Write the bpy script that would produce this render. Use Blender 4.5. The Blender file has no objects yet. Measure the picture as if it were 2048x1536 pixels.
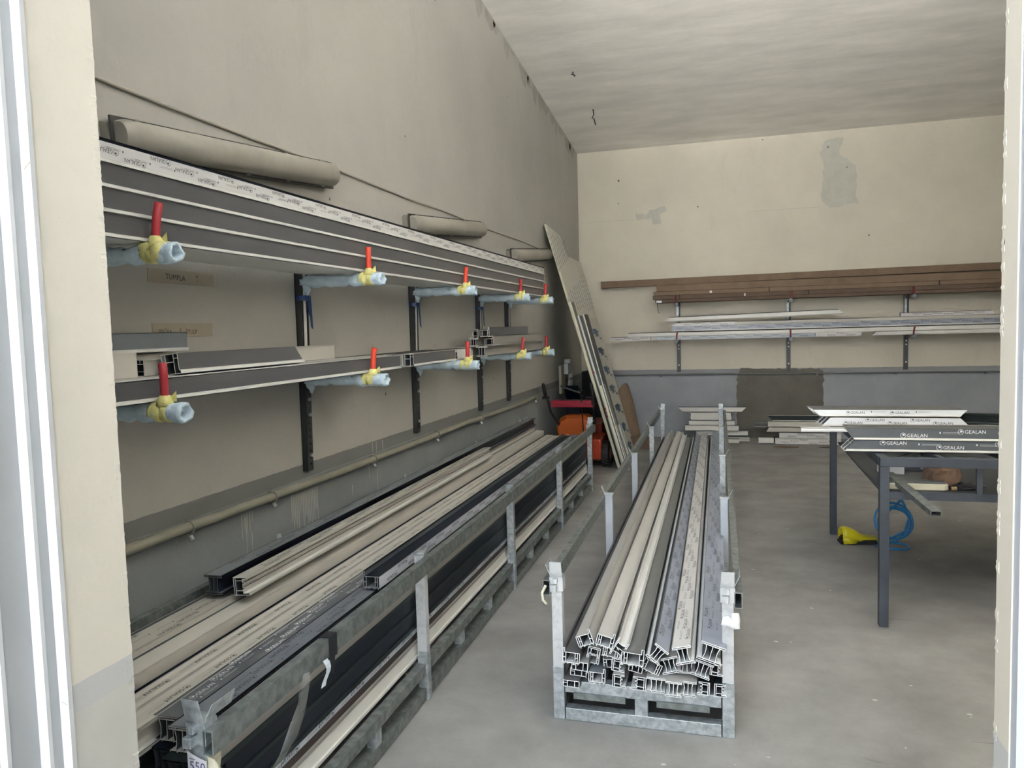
import bpy, math, random
from mathutils import Vector, Matrix
random.seed(7)
S = bpy.context.scene
COL = S.collection

# ------------------------------------------------------------------ camera
cam = bpy.data.cameras.new('camera'); co = bpy.data.objects.new('camera', cam); COL.objects.link(co)
cR = Vector((0.96095277, 0.27529969, -0.02792581)); cF = Vector((-0.27661788, 0.95835798, -0.07094036)); cU = Vector((0.00723306, 0.07589512, 0.99708957))
co.matrix_world = Matrix(((cR.x, cU.x, -cF.x, 0), (cR.y, cU.y, -cF.y, 0), (cR.z, cU.z, -cF.z, 1.6), (0, 0, 0, 1)))
cam.sensor_width = 36; cam.lens = 1540 / 2048 * 36; cam.clip_start = 0.05
S.camera = co
# ------------------------------------------------------------------ view + daylight
S.view_settings.view_transform = 'Standard'; S.view_settings.look = 'None'
S.view_settings.gamma = 1; S.view_settings.use_curve_mapping = False
S.view_settings.exposure = 2.1
W = bpy.data.worlds.new('sky'); S.world = W; W.use_nodes = True
wn = W.node_tree; bg = wn.nodes['Background']
tc = wn.nodes.new('ShaderNodeTexCoord'); sx = wn.nodes.new('ShaderNodeSeparateXYZ'); cr = wn.nodes.new('ShaderNodeValToRGB')
wn.links.new(tc.outputs['Generated'], sx.inputs[0]); wn.links.new(sx.outputs['Z'], cr.inputs[0]); wn.links.new(cr.outputs[0], bg.inputs[0])
cr.color_ramp.elements[0].color = (0.95, 0.97, 1.0, 1); cr.color_ramp.elements[0].position = 0.0
cr.color_ramp.elements[1].color = (0.74, 0.87, 1.0, 1); cr.color_ramp.elements[1].position = 0.6
bg.inputs[1].default_value = 1.45
sun = bpy.data.lights.new('sun', 'SUN'); sun.energy = 62; sun.angle = .01; sun.color = (1.0, .98, .95)
so = bpy.data.objects.new('sun', sun); so.rotation_euler = (math.radians(-38), 0, math.radians(-20)); COL.objects.link(so)   # stands behind the building, lights the yard only
def portal(name, loc, rot, sx_, sy_):
    l = bpy.data.lights.new(name, 'AREA'); l.shape = 'RECTANGLE'; l.size = sx_; l.size_y = sy_
    l.cycles.is_portal = True
    o = bpy.data.objects.new(name, l); o.location = loc; o.rotation_euler = rot; COL.objects.link(o)

# ------------------------------------------------------------------ materials
MATS = {}
def mat(name, col, rough=0.5, metal=0.0, var=0.0, vscale=8.0, bump=0.0, bscale=60.0, spec=0.5, col2=None, vthresh=None, stretch=None, alpha=1.0):
    if name in MATS: return MATS[name]
    m = bpy.data.materials.new(name); m.use_nodes = True; MATS[name] = m
    t = m.node_tree; b = t.nodes['Principled BSDF']
    b.inputs['Base Color'].default_value = (*col, 1); b.inputs['Roughness'].default_value = rough
    b.inputs['Metallic'].default_value = metal; b.inputs['Specular IOR Level'].default_value = spec
    if alpha < 1: b.inputs['Alpha'].default_value = alpha
    if var or bump or col2:
        tc = t.nodes.new('ShaderNodeTexCoord'); mp = t.nodes.new('ShaderNodeMapping'); t.links.new(tc.outputs['Object'], mp.inputs[0])
        if stretch: mp.inputs['Scale'].default_value = stretch
    if var or col2:
        n = t.nodes.new('ShaderNodeTexNoise'); n.inputs['Scale'].default_value = vscale; n.inputs['Detail'].default_value = 6; n.inputs['Roughness'].default_value = 0.62
        t.links.new(mp.outputs[0], n.inputs[0])
        r = t.nodes.new('ShaderNodeValToRGB'); t.links.new(n.outputs['Fac'], r.inputs[0])
        c2 = col2 if col2 else tuple(max(0, c * (1 - var)) for c in col)
        c1 = col if col2 else tuple(min(1, c * (1 + var * .6)) for c in col)
        lo, hi = vthresh if vthresh else (0.32, 0.68)
        r.color_ramp.elements[0].position = lo; r.color_ramp.elements[1].position = hi
        r.color_ramp.elements[0].color = (*c2, 1); r.color_ramp.elements[1].color = (*c1, 1)
        t.links.new(r.outputs[0], b.inputs['Base Color'])
    if bump:
        n2 = t.nodes.new('ShaderNodeTexNoise'); n2.inputs['Scale'].default_value = bscale; n2.inputs['Detail'].default_value = 4
        t.links.new(mp.outputs[0], n2.inputs[0]); bp = t.nodes.new('ShaderNodeBump'); bp.inputs['Strength'].default_value = bump; bp.inputs['Distance'].default_value = 0.01
        t.links.new(n2.outputs['Fac'], bp.inputs['Height']); t.links.new(bp.outputs[0], b.inputs['Normal'])
    return m
def wall_mat(name, cream, band, low, zb0, zb1, bmp=.35):
    """plaster wall: cream above, darker painted line, grey oil paint below; split by height"""
    m = bpy.data.materials.new(name); m.use_nodes = True; t = m.node_tree; b = t.nodes['Principled BSDF']
    N = t.nodes.new; L = t.links.new
    g = N('ShaderNodeNewGeometry'); s = N('ShaderNodeSeparateXYZ'); L(g.outputs['Position'], s.inputs[0])
    def noise(sc, det=6, rough=.6, scale=None):
        n = N('ShaderNodeTexNoise'); n.inputs['Scale'].default_value = sc; n.inputs['Detail'].default_value = det; n.inputs['Roughness'].default_value = rough
        if scale:
            mp = N('ShaderNodeMapping'); mp.inputs['Scale'].default_value = scale; L(g.outputs['Position'], mp.inputs[0]); L(mp.outputs[0], n.inputs[0])
        else: L(g.outputs['Position'], n.inputs[0])
        return n.outputs['Fac']
    def math_(op, a, bb):
        n = N('ShaderNodeMath'); n.operation = op
        for i, v in enumerate((a, bb)):
            if isinstance(v, (int, float)): n.inputs[i].default_value = v
            else: L(v, n.inputs[i])
        return n.outputs[0]
    def mix(f, a, bb, blend='MIX'):
        n = N('ShaderNodeMix'); n.data_type = 'RGBA'; n.blend_type = blend
        if isinstance(f, float): n.inputs[0].default_value = f
        else: L(f, n.inputs[0])
        for i, v in ((6, a), (7, bb)):
            if isinstance(v, tuple): n.inputs[i].default_value = (*v, 1)
            else: L(v, n.inputs[i])
        return n.outputs[2]
    def ramp(f, lo, hi):
        n = N('ShaderNodeMapRange'); n.inputs[1].default_value = lo; n.inputs[2].default_value = hi; L(f, n.inputs[0]); return n.outputs[0]
    z = math_('ADD', s.outputs['Z'], math_('MULTIPLY', math_('SUBTRACT', noise(9, 8), .5), 0.012))
    c_hi = mix(ramp(noise(1.3), .35, .7), tuple(c * .90 for c in cream), cream)
    c_hi = mix(math_('MULTIPLY', ramp(noise(3.2, 8, .7, (1, 1, .35)), .58, .80), .45), c_hi, tuple(c * .72 for c in cream))
    c_hi = mix(ramp(noise(38, 3), .70, .74), c_hi, tuple(c * .86 for c in cream))
    c_lo = mix(ramp(noise(2.2, 7), .35, .72), tuple(c * .82 for c in low), low)
    c_lo = mix(ramp(noise(7, 8, .75), .62, .74), c_lo, tuple(min(1, c * 1.18) for c in low))
    f_band = math_('GREATER_THAN', z, zb0); f_hi = math_('GREATER_THAN', z, zb1)
    c = mix(f_band, c_lo, band); c = mix(f_hi, c, c_hi)
    L(c, b.inputs['Base Color']); b.inputs['Roughness'].default_value = .75
    bp = N('ShaderNodeBump'); bp.inputs['Strength'].default_value = bmp; bp.inputs['Distance'].default_value = .01
    L(math_('ADD', noise(14, 5), math_('MULTIPLY', noise(90, 3), .3)), bp.inputs['Height']); L(bp.outputs[0], b.inputs['Normal'])
    return m

# ------------------------------------------------------------------ mesh builder
class MB:
    def __init__(s): s.v = []; s.f = []; s.m = []; s.mats = []; s.T = None
    def mi(s, m):
        if m not in s.mats: s.mats.append(m)
        return s.mats.index(m)
    def add(s, vs, fs, m):
        o = len(s.v); k = s.mi(m)
        if s.T is not None: vs = [tuple(s.T @ Vector(p)) for p in vs]
        s.v.extend(vs)
        for f in fs: s.f.append([i + o for i in f]); s.m.append(k)
    def hexa(s, p, m): s.add(p, [(0, 3, 2, 1), (4, 5, 6, 7), (0, 1, 5, 4), (1, 2, 6, 5), (2, 3, 7, 6), (3, 0, 4, 7)], m)
    def box(s, x0, x1, y0, y1, z0, z1, m):
        s.hexa([(x0, y0, z0), (x1, y0, z0), (x1, y1, z0), (x0, y1, z0), (x0, y0, z1), (x1, y0, z1), (x1, y1, z1), (x0, y1, z1)], m)
    def beam(s, a, b, w, h, m, up=(0, 0, 1)):
        a, b = Vector(a), Vector(b); d = (b - a).normalized(); u = Vector(up); r = d.cross(u)
        if r.length < 1e-4: r = d.cross(Vector((1, 0, 0)))
        r.normalize(); u = r.cross(d); r *= w / 2; u *= h / 2
        s.hexa([tuple(q) for q in (a - r - u, a + r - u, b + r - u, b - r - u, a - r + u, a + r + u, b + r + u, b - r + u)], m)
    def hollow(s, a, b, w, h, t, m, up=(0, 0, 1)):
        """open-ended rectangular tube"""
        a, b = Vector(a), Vector(b); d = (b - a).normalized(); u = Vector(up); r = d.cross(u)
        if r.length < 1e-4: r = d.cross(Vector((1, 0, 0)))
        r.normalize(); u = r.cross(d)
        for sg in (-1, 1):
            s.beam(a + u * sg * (h - t) / 2, b + u * sg * (h - t) / 2, w, t, m, u)
            s.beam(a + r * sg * (w - t) / 2, b + r * sg * (w - t) / 2, t, h - 2 * t, m, u)
    def tube(s, pts, rad, m, n=10, closed=False):
        pts = [Vector(p) for p in pts]; k = len(pts); rad = rad if isinstance(rad, (list, tuple)) else [rad] * k
        vs = []; fs = []; prev = None
        for i, p in enumerate(pts):
            if closed: d = pts[(i + 1) % k] - pts[i - 1]
            else: d = pts[min(i + 1, k - 1)] - pts[max(i - 1, 0)]
            d.normalize()
            a = prev if prev is not None else (Vector((0, 0, 1)) if abs(d.z) < .9 else Vector((1, 0, 0)))
            r = d.cross(a); r.normalize(); u = r.cross(d); prev = u
            for j in range(n):
                t = 2 * math.pi * j / n; vs.append(tuple(p + (r * math.cos(t) + u * math.sin(t)) * rad[i]))
        for i in range(k if closed else k - 1):
            i2 = (i + 1) % k
            for j in range(n): fs.append((i * n + j, i * n + (j + 1) % n, i2 * n + (j + 1) % n, i2 * n + j))
        if not closed: fs.append(tuple(range(n - 1, -1, -1))); fs.append(tuple((k - 1) * n + j for j in range(n)))
        s.add(vs, fs, m)
    def prism(s, poly, ax, a, b, m):
        """polygon in the plane across axis ax, extruded a..b"""
        n = len(poly)
        def P(q, t): return {'x': (t, q[0], q[1]), 'y': (q[0], t, q[1]), 'z': (q[0], q[1], t)}[ax]
        s.add([P(q, a) for q in poly] + [P(q, b) for q in poly], [tuple(range(n)), tuple(range(2 * n - 1, n - 1, -1))] + [(i, (i + 1) % n, n + (i + 1) % n, n + i) for i in range(n)], m)
    def build(s, name, parent=None, loc=(0, 0, 0), rot=(0, 0, 0), smooth=False, bevel=0):
        me = bpy.data.meshes.new(name); me.from_pydata(s.v, [], s.f)
        for m in s.mats: me.materials.append(m)
        me.polygons.foreach_set('material_index', s.m)
        me.update()
        import bmesh
        bm = bmesh.new(); bm.from_mesh(me); bmesh.ops.recalc_face_normals(bm, faces=bm.faces); bm.to_mesh(me); bm.free()
        if smooth: me.shade_smooth()
        return link(name, me, parent, loc, rot, bevel)
def link(name, me, parent=None, loc=(0, 0, 0), rot=(0, 0, 0), bevel=0):
    o = bpy.data.objects.new(name, me); COL.objects.link(o); o.parent = parent; o.location = loc; o.rotation_euler = rot
    if bevel:
        b = o.modifiers.new('b', 'BEVEL'); b.width = bevel; b.segments = 2; b.limit_method = 'ANGLE'
    return o
def tag(o, label, cat, group=None):
    o['label'] = label; o['category'] = cat
    if group: o['group'] = group
    return o
def thing(name, label, cat, loc=(0, 0, 0), rot=(0, 0, 0), group=None):
    return tag(link(name, None, None, loc, rot), label, cat, group)
def struct(o): o['kind'] = 'structure'; return o

# palette
PVC = mat('pvc_white', (0.70, 0.69, 0.655), .38, var=.05, vscale=5)
CREAM = mat('pvc_cream', (0.55, 0.525, 0.475), .40, var=.07, vscale=4, stretch=(3, .4, 3))
ANTH = mat('foil_anthracite', (0.105, 0.105, 0.11), .42, var=.18, vscale=3, stretch=(4, .3, 4))
TAUPE = mat('foil_taupe', (0.29, 0.275, 0.25), .42, var=.15, vscale=3, stretch=(4, .3, 4))
STEELG = mat('foil_blue_grey', (0.19, 0.215, 0.24), .40, var=.1, vscale=3)
NAVY = mat('foil_navy', (0.006, 0.009, 0.018), .38, spec=.22, var=.3, vscale=3, stretch=(4, .3, 4))
GREEN = mat('foil_dark_green', (0.018, 0.026, 0.027), .4, spec=.25, var=.25, vscale=3, stretch=(4, .3, 4))
BROWN = mat('foil_brown', (0.040, 0.027, 0.023), .4, spec=.3, var=.2, vscale=4)
INNER = mat('chamber_shaded_grey', (0.075, 0.083, 0.09), .6)  # grey core, darkened so the hollow chambers look shaded
FILMW = mat('film_white', (0.64, 0.63, 0.62), .32, var=.05, vscale=6)
FILMB = mat('film_blue_grey', (0.33, 0.36, 0.43), .32, var=.12, vscale=6)
FILMG = mat('film_grey', (0.115, 0.125, 0.135), .30, var=.15, vscale=6)
INK = mat('ink_dark', (0.02, 0.022, 0.03), .5); INKB = mat('ink_blue', (0.10, 0.18, 0.33), .5); INKW = mat('ink_white', (0.75, 0.76, 0.78), .5)
GALV = mat('galvanised_steel', (0.52, 0.56, 0.58), .42, .55, vscale=38, col2=(0.30, 0.335, 0.35), vthresh=(.38, .62), bump=.05)
GALVD = mat('galvanised_weathered', (0.25, 0.275, 0.27), .5, .45, vscale=26, col2=(0.13, 0.145, 0.142), vthresh=(.35, .65), bump=.06)
WPAINT = mat('white_overspray', (0.52, 0.53, 0.54), .55, 0.1, vscale=22, col2=(0.33, 0.36, 0.38), vthresh=(.28, .52), bump=.05)
DSTEEL = mat('dark_steel', (0.055, 0.058, 0.06), .45, .3, var=.2)
TSTEEL = mat('table_steel', (0.055, 0.066, 0.086), .5, .2, var=.18, vscale=12)
RED = mat('red_tube', (0.42, 0.03, 0.04), .4); ORED = mat('orange_red_tube', (0.70, 0.06, 0.025), .35); DRED = mat('dark_red_tube', (0.22, 0.02, 0.025), .4)
FOAM = mat('foam_wrap', (0.52, 0.64, 0.72), .6, var=.18, vscale=24, bump=.5, bscale=40)
YTAPE = mat('yellow_tape', (0.70, 0.65, 0.25), .5, var=.15, vscale=30, bump=.3)
BTAPE = mat('blue_tape', (0.01, 0.045, 0.16), .45)
PAPER = mat('masking_paper', (0.42, 0.37, 0.29), .7, var=.08)
CARD = mat('cardboard', (0.215, 0.15, 0.098), .8, var=.15, vscale=6)
CARDD = mat('cardboard_dark', (0.135, 0.092, 0.062), .8, var=.2, vscale=6)
RUB = mat('black_rubber', (0.012, 0.012, 0.013), .6)
WHITE = mat('plain_white', (0.78, 0.79, 0.80), .5)
BOARD = mat('board_core_cream', (0.68, 0.64, 0.50), .7, var=.08)
BFACE = mat('board_face', (0.33, 0.31, 0.265), .75, var=.06, vscale=3)

# ------------------------------------------------------------------ lettering
GLY = {}
def glyphs(txt):
    if txt in GLY: return GLY[txt]
    cu = bpy.data.curves.new('t', 'FONT'); cu.body = txt; cu.resolution_u = 2; cu.size = 1
    o = bpy.data.objects.new('t', cu); COL.objects.link(o)
    dg = bpy.context.evaluated_depsgraph_get(); me = o.evaluated_get(dg).to_mesh()
    vs = [(v.co.x, v.co.y) for v in me.vertices]; fs = [tuple(p.vertices) for p in me.polygons]
    o.evaluated_get(dg).to_mesh_clear(); bpy.data.objects.remove(o); bpy.data.curves.remove(cu)
    y0 = min(v[1] for v in vs); h = max(v[1] for v in vs) - y0; x0 = min(v[0] for v in vs)
    vs = [((x - x0) / h, (y - y0) / h) for x, y in vs]
    GLY[txt] = (vs, fs, max(v[0] for v in vs)); return GLY[txt]
def logo_shape():
    """ring with a swirl drop inside, then the word; cap height 1"""
    if 'logo' in GLY: return GLY['logo']
    vs = []; fs = []
    n = 18; c = (0.75, 0.5)
    for k in range(n):
        a = 2 * math.pi * k / n; vs += [(c[0] + .75 * math.cos(a), c[1] + .75 * math.sin(a)), (c[0] + .64 * math.cos(a), c[1] + .64 * math.sin(a))]
    for k in range(n):
        if k == 13: continue
        j = (k + 1) % n; fs.append((2 * k, 2 * j, 2 * j + 1, 2 * k + 1))
    o = len(vs); pts = []
    for k in range(8): a = math.pi * (-.1 + k / 7 * 1.0); pts.append((c[0] + .08 + .36 * math.cos(a), c[1] + .10 + .30 * math.sin(a)))
    pts += [(c[0] - .15, c[1] + .05), (c[0] - .02, c[1] - .12)]
    vs += pts; fs.append(tuple(o + i for i in range(len(pts))))
    gv, gf, gw = glyphs('GEALAN'); o = len(vs)
    vs += [(1.75 + x * .98, y) for x, y in gv]; fs += [tuple(i + o for i in f) for f in gf]
    GLY['logo'] = (vs, fs, 1.75 + gw); return GLY['logo']
def put(mb, shape, org, r, up, n, h, m, eps=.0006):
    vs, fs, w = shape; org = Vector(org) + n * eps
    mb.add([tuple(org + r * (x * h) + up * (y * h)) for x, y in vs], fs, m)
def bar(mb, org, r, up, n, w, h, m, eps=.0006):
    org = Vector(org) + n * eps
    mb.add([tuple(org), tuple(org + r * w), tuple(org + r * w + up * h), tuple(org + up * h)], [(0, 1, 2, 3)], m)
def print_strip(mb, a, b, L, n, ink, flip=False, h=.0155, pitch=.115, y0=0.0, seed=0):
    """repeat the printed marks on a long strip; a,b = cross-section edge points (x,z), n = outward normal (x,z)"""
    A = Vector((a[0], 0, a[1])); B = Vector((b[0], 0, b[1])); wd = (B - A).length; c = (B - A).normalized(); n = Vector((n[0], 0, n[1])).normalized()
    y = Vector((0, 1, 0)); r = y; up = n.cross(r)
    if flip: r = -r; up = -up
    lg = logo_shape(); tw = lg[2] * h
    if wd < h * 1.5: h = wd / 1.75; tw = lg[2] * h
    rows = max(1, int((wd - h * 1.3) / (h * 1.0)) + 1)
    k = 0; s = y0 + .03 + (seed * .037) % pitch
    while s + tw < L - .01:
        fr = ((k + seed) % rows) / max(1, rows - 1) if rows > 1 else .5
        room = wd - h * 1.6
        base = A + c * (h * .8 + room * (1 - fr)) + y * s - c * 0
        # start corner depends on reading direction
        st = base if r.y > 0 else base + y * tw
        if (up.dot(c)) > 0: st = st - c * (h * .5)
        else: st = st + c * (h * .5)
        if rows > 1 or k % 2 == 0:
            put(mb, lg, st, r, up, n, h, ink)
            if rows > 2: bar(mb, st - up * h * .34 + r * h * 1.8, r, up, n, h * 3.0, h * .045, ink)
        if rows == 1 and k % 2 or rows > 1:
            fr2 = (fr + .5) % 1.0; q = A + c * (h * .6 + room * (1 - fr2)) + y * (s + .01)
            if rows > 1 and (abs(fr2 - fr) < .28): q = None
            if rows == 2: q = (A + c * (wd * .5) + y * (s + tw * .5 + .05)) if pitch - tw > .08 else None
            if q is not None:
                q = q + y * (pitch - tw) * .5; q = q if r.y > 0 else q + y * tw
                for j, (o1, w1) in enumerate(((0, 4.2), (.3, 4.8))):
                    bar(mb, q + up * (o1 * h) + r * h * .9, r, up, n, h * w1, h * .055, ink)
                bar(mb, q + up * 0, r, up, n, h * .35, h * .5, ink)
        s += pitch; k += 1

# ------------------------------------------------------------------ window profile sections (metres, centred)
mm = .001
def seclist(kind):
    if kind == 'F':      # outer frame, box with a stop flange
        s = [(-37, -21, 37, -21, 0), (-37, -21, -37, 25, 2), (-37, 25, 30, 25, 1), (37, -21, 37, 45, 3), (30, 25, 30, 45, 1), (30, 45, 37, 45, 1),
             (-28, -20, -28, 24, 4), (-18, -20, -18, 24, 4), (24, -20, 24, 24, 4), (-18, 2, -28, 2, 4), (24, 2, 36, 2, 4),
             (-31, -21, -31, -27, 0), (-12, -21, -12, -26, 0), (14, -21, 14, -26, 0), (31, -21, 31, -27, 0)]
        faces = {'top': ((-37, 25), (30, 25), (0, 1)), 'left': ((-37, -21), (-37, 25), (-1, 0)), 'right': ((37, -21), (37, 45), (1, 0))}
    elif kind == 'H':    # mullion: a plate on each side of a waisted body
        s = [(-42, 37, 42, 37, 1), (-42, 30, 42, 30, 0), (-42, 30, -42, 38, 1), (42, 30, 42, 38, 1), (-42, -37, 42, -37, 1), (-42, -30, 42, -30, 0), (-42, -38, -42, -30, 1), (42, -38, 42, -30, 1),
             (-24, 30, -20, 10, 2), (-20, 10, -20, -10, 2), (-20, -10, -24, -30, 2), (24, 30, 20, 10, 3), (20, 10, 20, -10, 3), (20, -10, 24, -30, 3), (0, 29, 0, -29, 4), (-20, 35, -20, 31, 4), (20, 35, 20, 31, 4), (-20, -35, -20, -31, 4), (20, -35, 20, -31, 4)]
        faces = {'top': ((-42, 37), (42, 37), (0, 1)), 'bottom': ((42, -37), (-42, -37), (0, -1)), 'right': ((42, -38), (42, -30), (1, 0))}
    elif kind == 'S':    # sash with a hardware groove
        s = [(-30, -35, 34, -35, 1), (34, -35, 34, -28, 1), (34, -28, 8, -28, 0), (-30, -35, -30, 32, 2), (-30, 32, 26, 32, 1), (26, 32, 26, 26, 1), (26, 26, 8, 24, 3), (8, 24, 8, 12, 3), (8, 12, 16, 12, 3),
             (16, 12, 16, 6, 3), (16, 6, 8, 6, 3), (8, 6, 8, -6, 3), (8, -6, 15, -6, 3), (15, -6, 15, -12, 3), (15, -12, 8, -12, 3), (8, -12, 8, -28, 3), (-22, -34, -22, 31, 4), (-22, 20, 7, 20, 4), (-22, -18, 7, -18, 4)]
        faces = {'top': ((-30, 32), (26, 32), (0, 1)), 'left': ((-30, -35), (-30, 32), (-1, 0)), 'bottom': ((34, -35), (-30, -35), (0, -1)), 'right': ((34, -35), (34, -28), (1, 0))}
    elif kind == 'B':    # plain box bar with grooves on both edges
        s = [(-37, -20, 37, -20, 1), (-37, 20, 37, 20, 1), (-37, -20, -37, 20, 2), (37, -20, 37, 20, 3), (-18, -19, -18, 19, 4), (16, -19, 16, 19, 4), (-36, 5, -18, 5, 4), (-37, 20, -37, 27, 1), (37, -20, 37, -27, 1)]
        faces = {'top': ((-37, 20), (37, 20), (0, 1)), 'right': ((37, -20), (37, 20), (1, 0)), 'left': ((-37, -20), (-37, 20), (-1, 0))}
    elif kind == 'W':    # bar seen edge-on: tall outer face with a projecting lip below
        s = [(32, -22, 32, 36, 1), (32, -22, 38, -24, 0), (38, -24, 38, -34, 0), (38, -34, -37, -34, 0), (-37, 36, 32, 36, 2), (-37, -34, -37, 36, 0), (-20, -33, -20, 35, 4), (14, -33, 14, 35, 4), (14, 20, 31, 20, 4), (-20, 8, 14, 8, 4)]
        faces = {'right': ((32, -22), (32, 36), (1, 0)), 'top': ((-37, 36), (32, 36), (0, 1)), 'lip': ((38, -34), (38, -24), (1, 0))}
    return s, faces
PC = {}
def profile(name, kind, L, loc, label, cols, yaw=0, roll=0, pitch=0, mir=False, film=(), group=None, mitre=(0, 0), sc=(1, 1), cat='window profile', t=2.6, uside=False, parent=None):
    """a hollow PVC bar along local +Y. cols = (ends/webs, outer, left side, right side) materials"""
    s, faces = seclist(kind); sg = -1 if mir else 1
    cols = tuple(cols) + (cols[-1],) * (4 - len(cols))
    key = (kind, round(L, 4), tuple(c.name for c in cols), mir, mitre, sc, t)
    if key not in PC:
        mb = MB(); mb.mi(cols[0]); tt = t * mm / 2
        y0 = lambda z: mitre[0] * z; y1 = lambda z: L + mitre[1] * z
        for (x1, z1, x2, z2, k) in s:
            x1, x2, z1, z2 = x1 * mm * sg * sc[0], x2 * mm * sg * sc[0], z1 * mm * sc[1], z2 * mm * sc[1]
            d = Vector((x2 - x1, z2 - z1)).normalized(); p = Vector((-d.y, d.x)) * tt; e = d * tt
            c = [(x1 - e.x - p.x, z1 - e.y - p.y), (x2 + e.x - p.x, z2 + e.y - p.y), (x2 + e.x + p.x, z2 + e.y + p.y), (x1 - e.x + p.x, z1 - e.y + p.y)]
            vs = [(q[0], y0(q[1]), q[1]) for q in c] + [(q[0], y1(q[1]), q[1]) for q in c]
            mid = Vector(((x1 + x2) / 2, (z1 + z2) / 2)); inner_pos = p.dot(-mid) > 0
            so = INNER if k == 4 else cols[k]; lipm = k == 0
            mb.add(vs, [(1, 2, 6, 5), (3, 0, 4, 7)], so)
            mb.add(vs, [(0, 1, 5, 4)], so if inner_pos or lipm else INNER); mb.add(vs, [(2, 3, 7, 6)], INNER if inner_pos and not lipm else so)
            mb.add(vs, [(0, 3, 2, 1), (4, 5, 6, 7)], cols[0])
        o = mb.build(name); PC[key] = o.data
    else: o = link(name, PC[key])
    o.location = loc; o.rotation_euler = (math.radians(pitch), math.radians(roll), math.radians(yaw))
    if parent is not None: o.parent = parent
    else: tag(o, label, cat, group)
    for i, fl in enumerate(film):
        face, bgm, ink, flip = fl[:4]; seed = fl[4] if len(fl) > 4 else i; inset = fl[5] if len(fl) > 5 else (0, 0); hh, pp = fl[6] if len(fl) > 6 else (.0150, .115)
        a, b, n = faces[face]
        a = Vector((a[0] * mm * sg * sc[0], a[1] * mm * sc[1])); b = Vector((b[0] * mm * sg * sc[0], b[1] * mm * sc[1])); n = Vector((n[0] * sg, n[1]))
        d = (b - a).normalized(); a = a + d * inset[0] * mm; b = b - d * inset[1] * mm
        off = n * (tt_off(t)); 
        kf = ('film', key, face, bgm.name, ink.name, flip, seed, inset, hh)
        if kf not in PC:
            mb = MB(); q = [a + off, b + off, b + off + n * .0005, a + off + n * .0005]
            mb.add([(p.x, mitre[0] * p.y + .002, p.y) for p in q] + [(p.x, L + mitre[1] * p.y - .002, p.y) for p in q], [(0, 3, 2, 1), (4, 5, 6, 7), (0, 1, 5, 4), (1, 2, 6, 5), (2, 3, 7, 6), (3, 0, 4, 7)], bgm)
            o3 = off + n * .0005
            aa, bb = (a + o3, b + o3)
            mw = max(abs(mitre[0]), abs(mitre[1])) * .04
            print_strip(mb, aa, bb, L - mw, n, ink, flip, h=hh, pitch=pp, seed=seed, y0=mw)
            f = mb.build('protective_film', o); PC[kf] = f.data
        else: f = link('protective_film', PC[kf], o)
    return o
def tt_off(t): return t * mm / 2

# ================================================================== room
YB = 11.12; XL = -2.14; XR = 4.3; ZC = 4.09; SL = 0.104; YF = 1.364
ceil_z = lambda y: ZC + SL * (YB - y)
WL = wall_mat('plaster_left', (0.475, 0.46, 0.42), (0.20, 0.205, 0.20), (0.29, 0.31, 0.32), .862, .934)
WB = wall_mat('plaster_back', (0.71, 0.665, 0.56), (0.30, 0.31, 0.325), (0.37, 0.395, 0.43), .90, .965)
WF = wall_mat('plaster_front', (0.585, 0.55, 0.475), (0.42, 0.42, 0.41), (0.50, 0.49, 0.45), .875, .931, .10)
CEIL = mat('ceiling_plaster', (0.91, 0.885, 0.83), .8, var=.12, vscale=1.6, bump=.35, bscale=7, stretch=(.7, 2.2, 1))
FLOOR = mat('floor_concrete', (0.285, 0.28, 0.272), .6, var=.28, vscale=2.2, bump=.12, bscale=45)
CEM = mat('cement_render', (0.17, 0.16, 0.135), .85, var=.18, vscale=3, bump=.4, bscale=30)
PATCHM = mat('filler_grey_green', (0.56, 0.555, 0.49), .8, var=.08)
DRIP = mat('paint_drips', (0.42, 0.42, 0.40), .6)
SMUDGE = mat('wall_hole_dark', (0.08, 0.07, 0.06), .9)
def rough_poly(pts, amp, seed, step=.05):
    r = random.Random(seed); out = []
    for i in range(len(pts)):
        a = Vector(pts[i]); b = Vector(pts[(i + 1) % len(pts)]); n = max(1, int((b - a).length / step))
        for k in range(n): p = a.lerp(b, k / n); out.append((p.x + r.uniform(-amp, amp), p.y + r.uniform(-amp, amp)))
    return out
mb = MB(); mb.box(XL - .2, XR + .2, 1.2, YB + .2, -.15, 0, FLOOR)
# paint splashes and scuffs on the slab
SPL = mat('floor_splash', (0.52, 0.51, 0.48), .6); SCF = mat('floor_scuff', (0.19, 0.185, 0.175), .6)
r = random.Random(5)
for k in range(120):
    cx = r.uniform(-1.1, 3.2); cy = r.uniform(2.6, 10.2); s = r.uniform(.003, .010); a = r.uniform(0, 3)
    pts = [(cx + math.cos(a + t) * s * r.uniform(.6, 2.0), cy + math.sin(a + t) * s * r.uniform(.5, 1.1)) for t in (0, 1.05, 2.1, 3.14, 4.2, 5.2)]
    mb.prism(pts, 'z', -.01, .0008, SPL)
for k in range(26):
    cx = r.uniform(-1.1, 3.0); cy = r.uniform(2.7, 9); a = r.uniform(-.5, .5); l = r.uniform(.02, .10)
    d = Vector((math.cos(a), math.sin(a))); n = Vector((-d.y, d.x)) * r.uniform(.002, .006)
    c0 = Vector((cx, cy)); mb.prism([tuple(c0 - d * l), tuple(c0 + n), tuple(c0 + d * l), tuple(c0 - n)], 'z', -.01, .0006, SCF)
struct(mb.build('floor'))
mb = MB()
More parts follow.
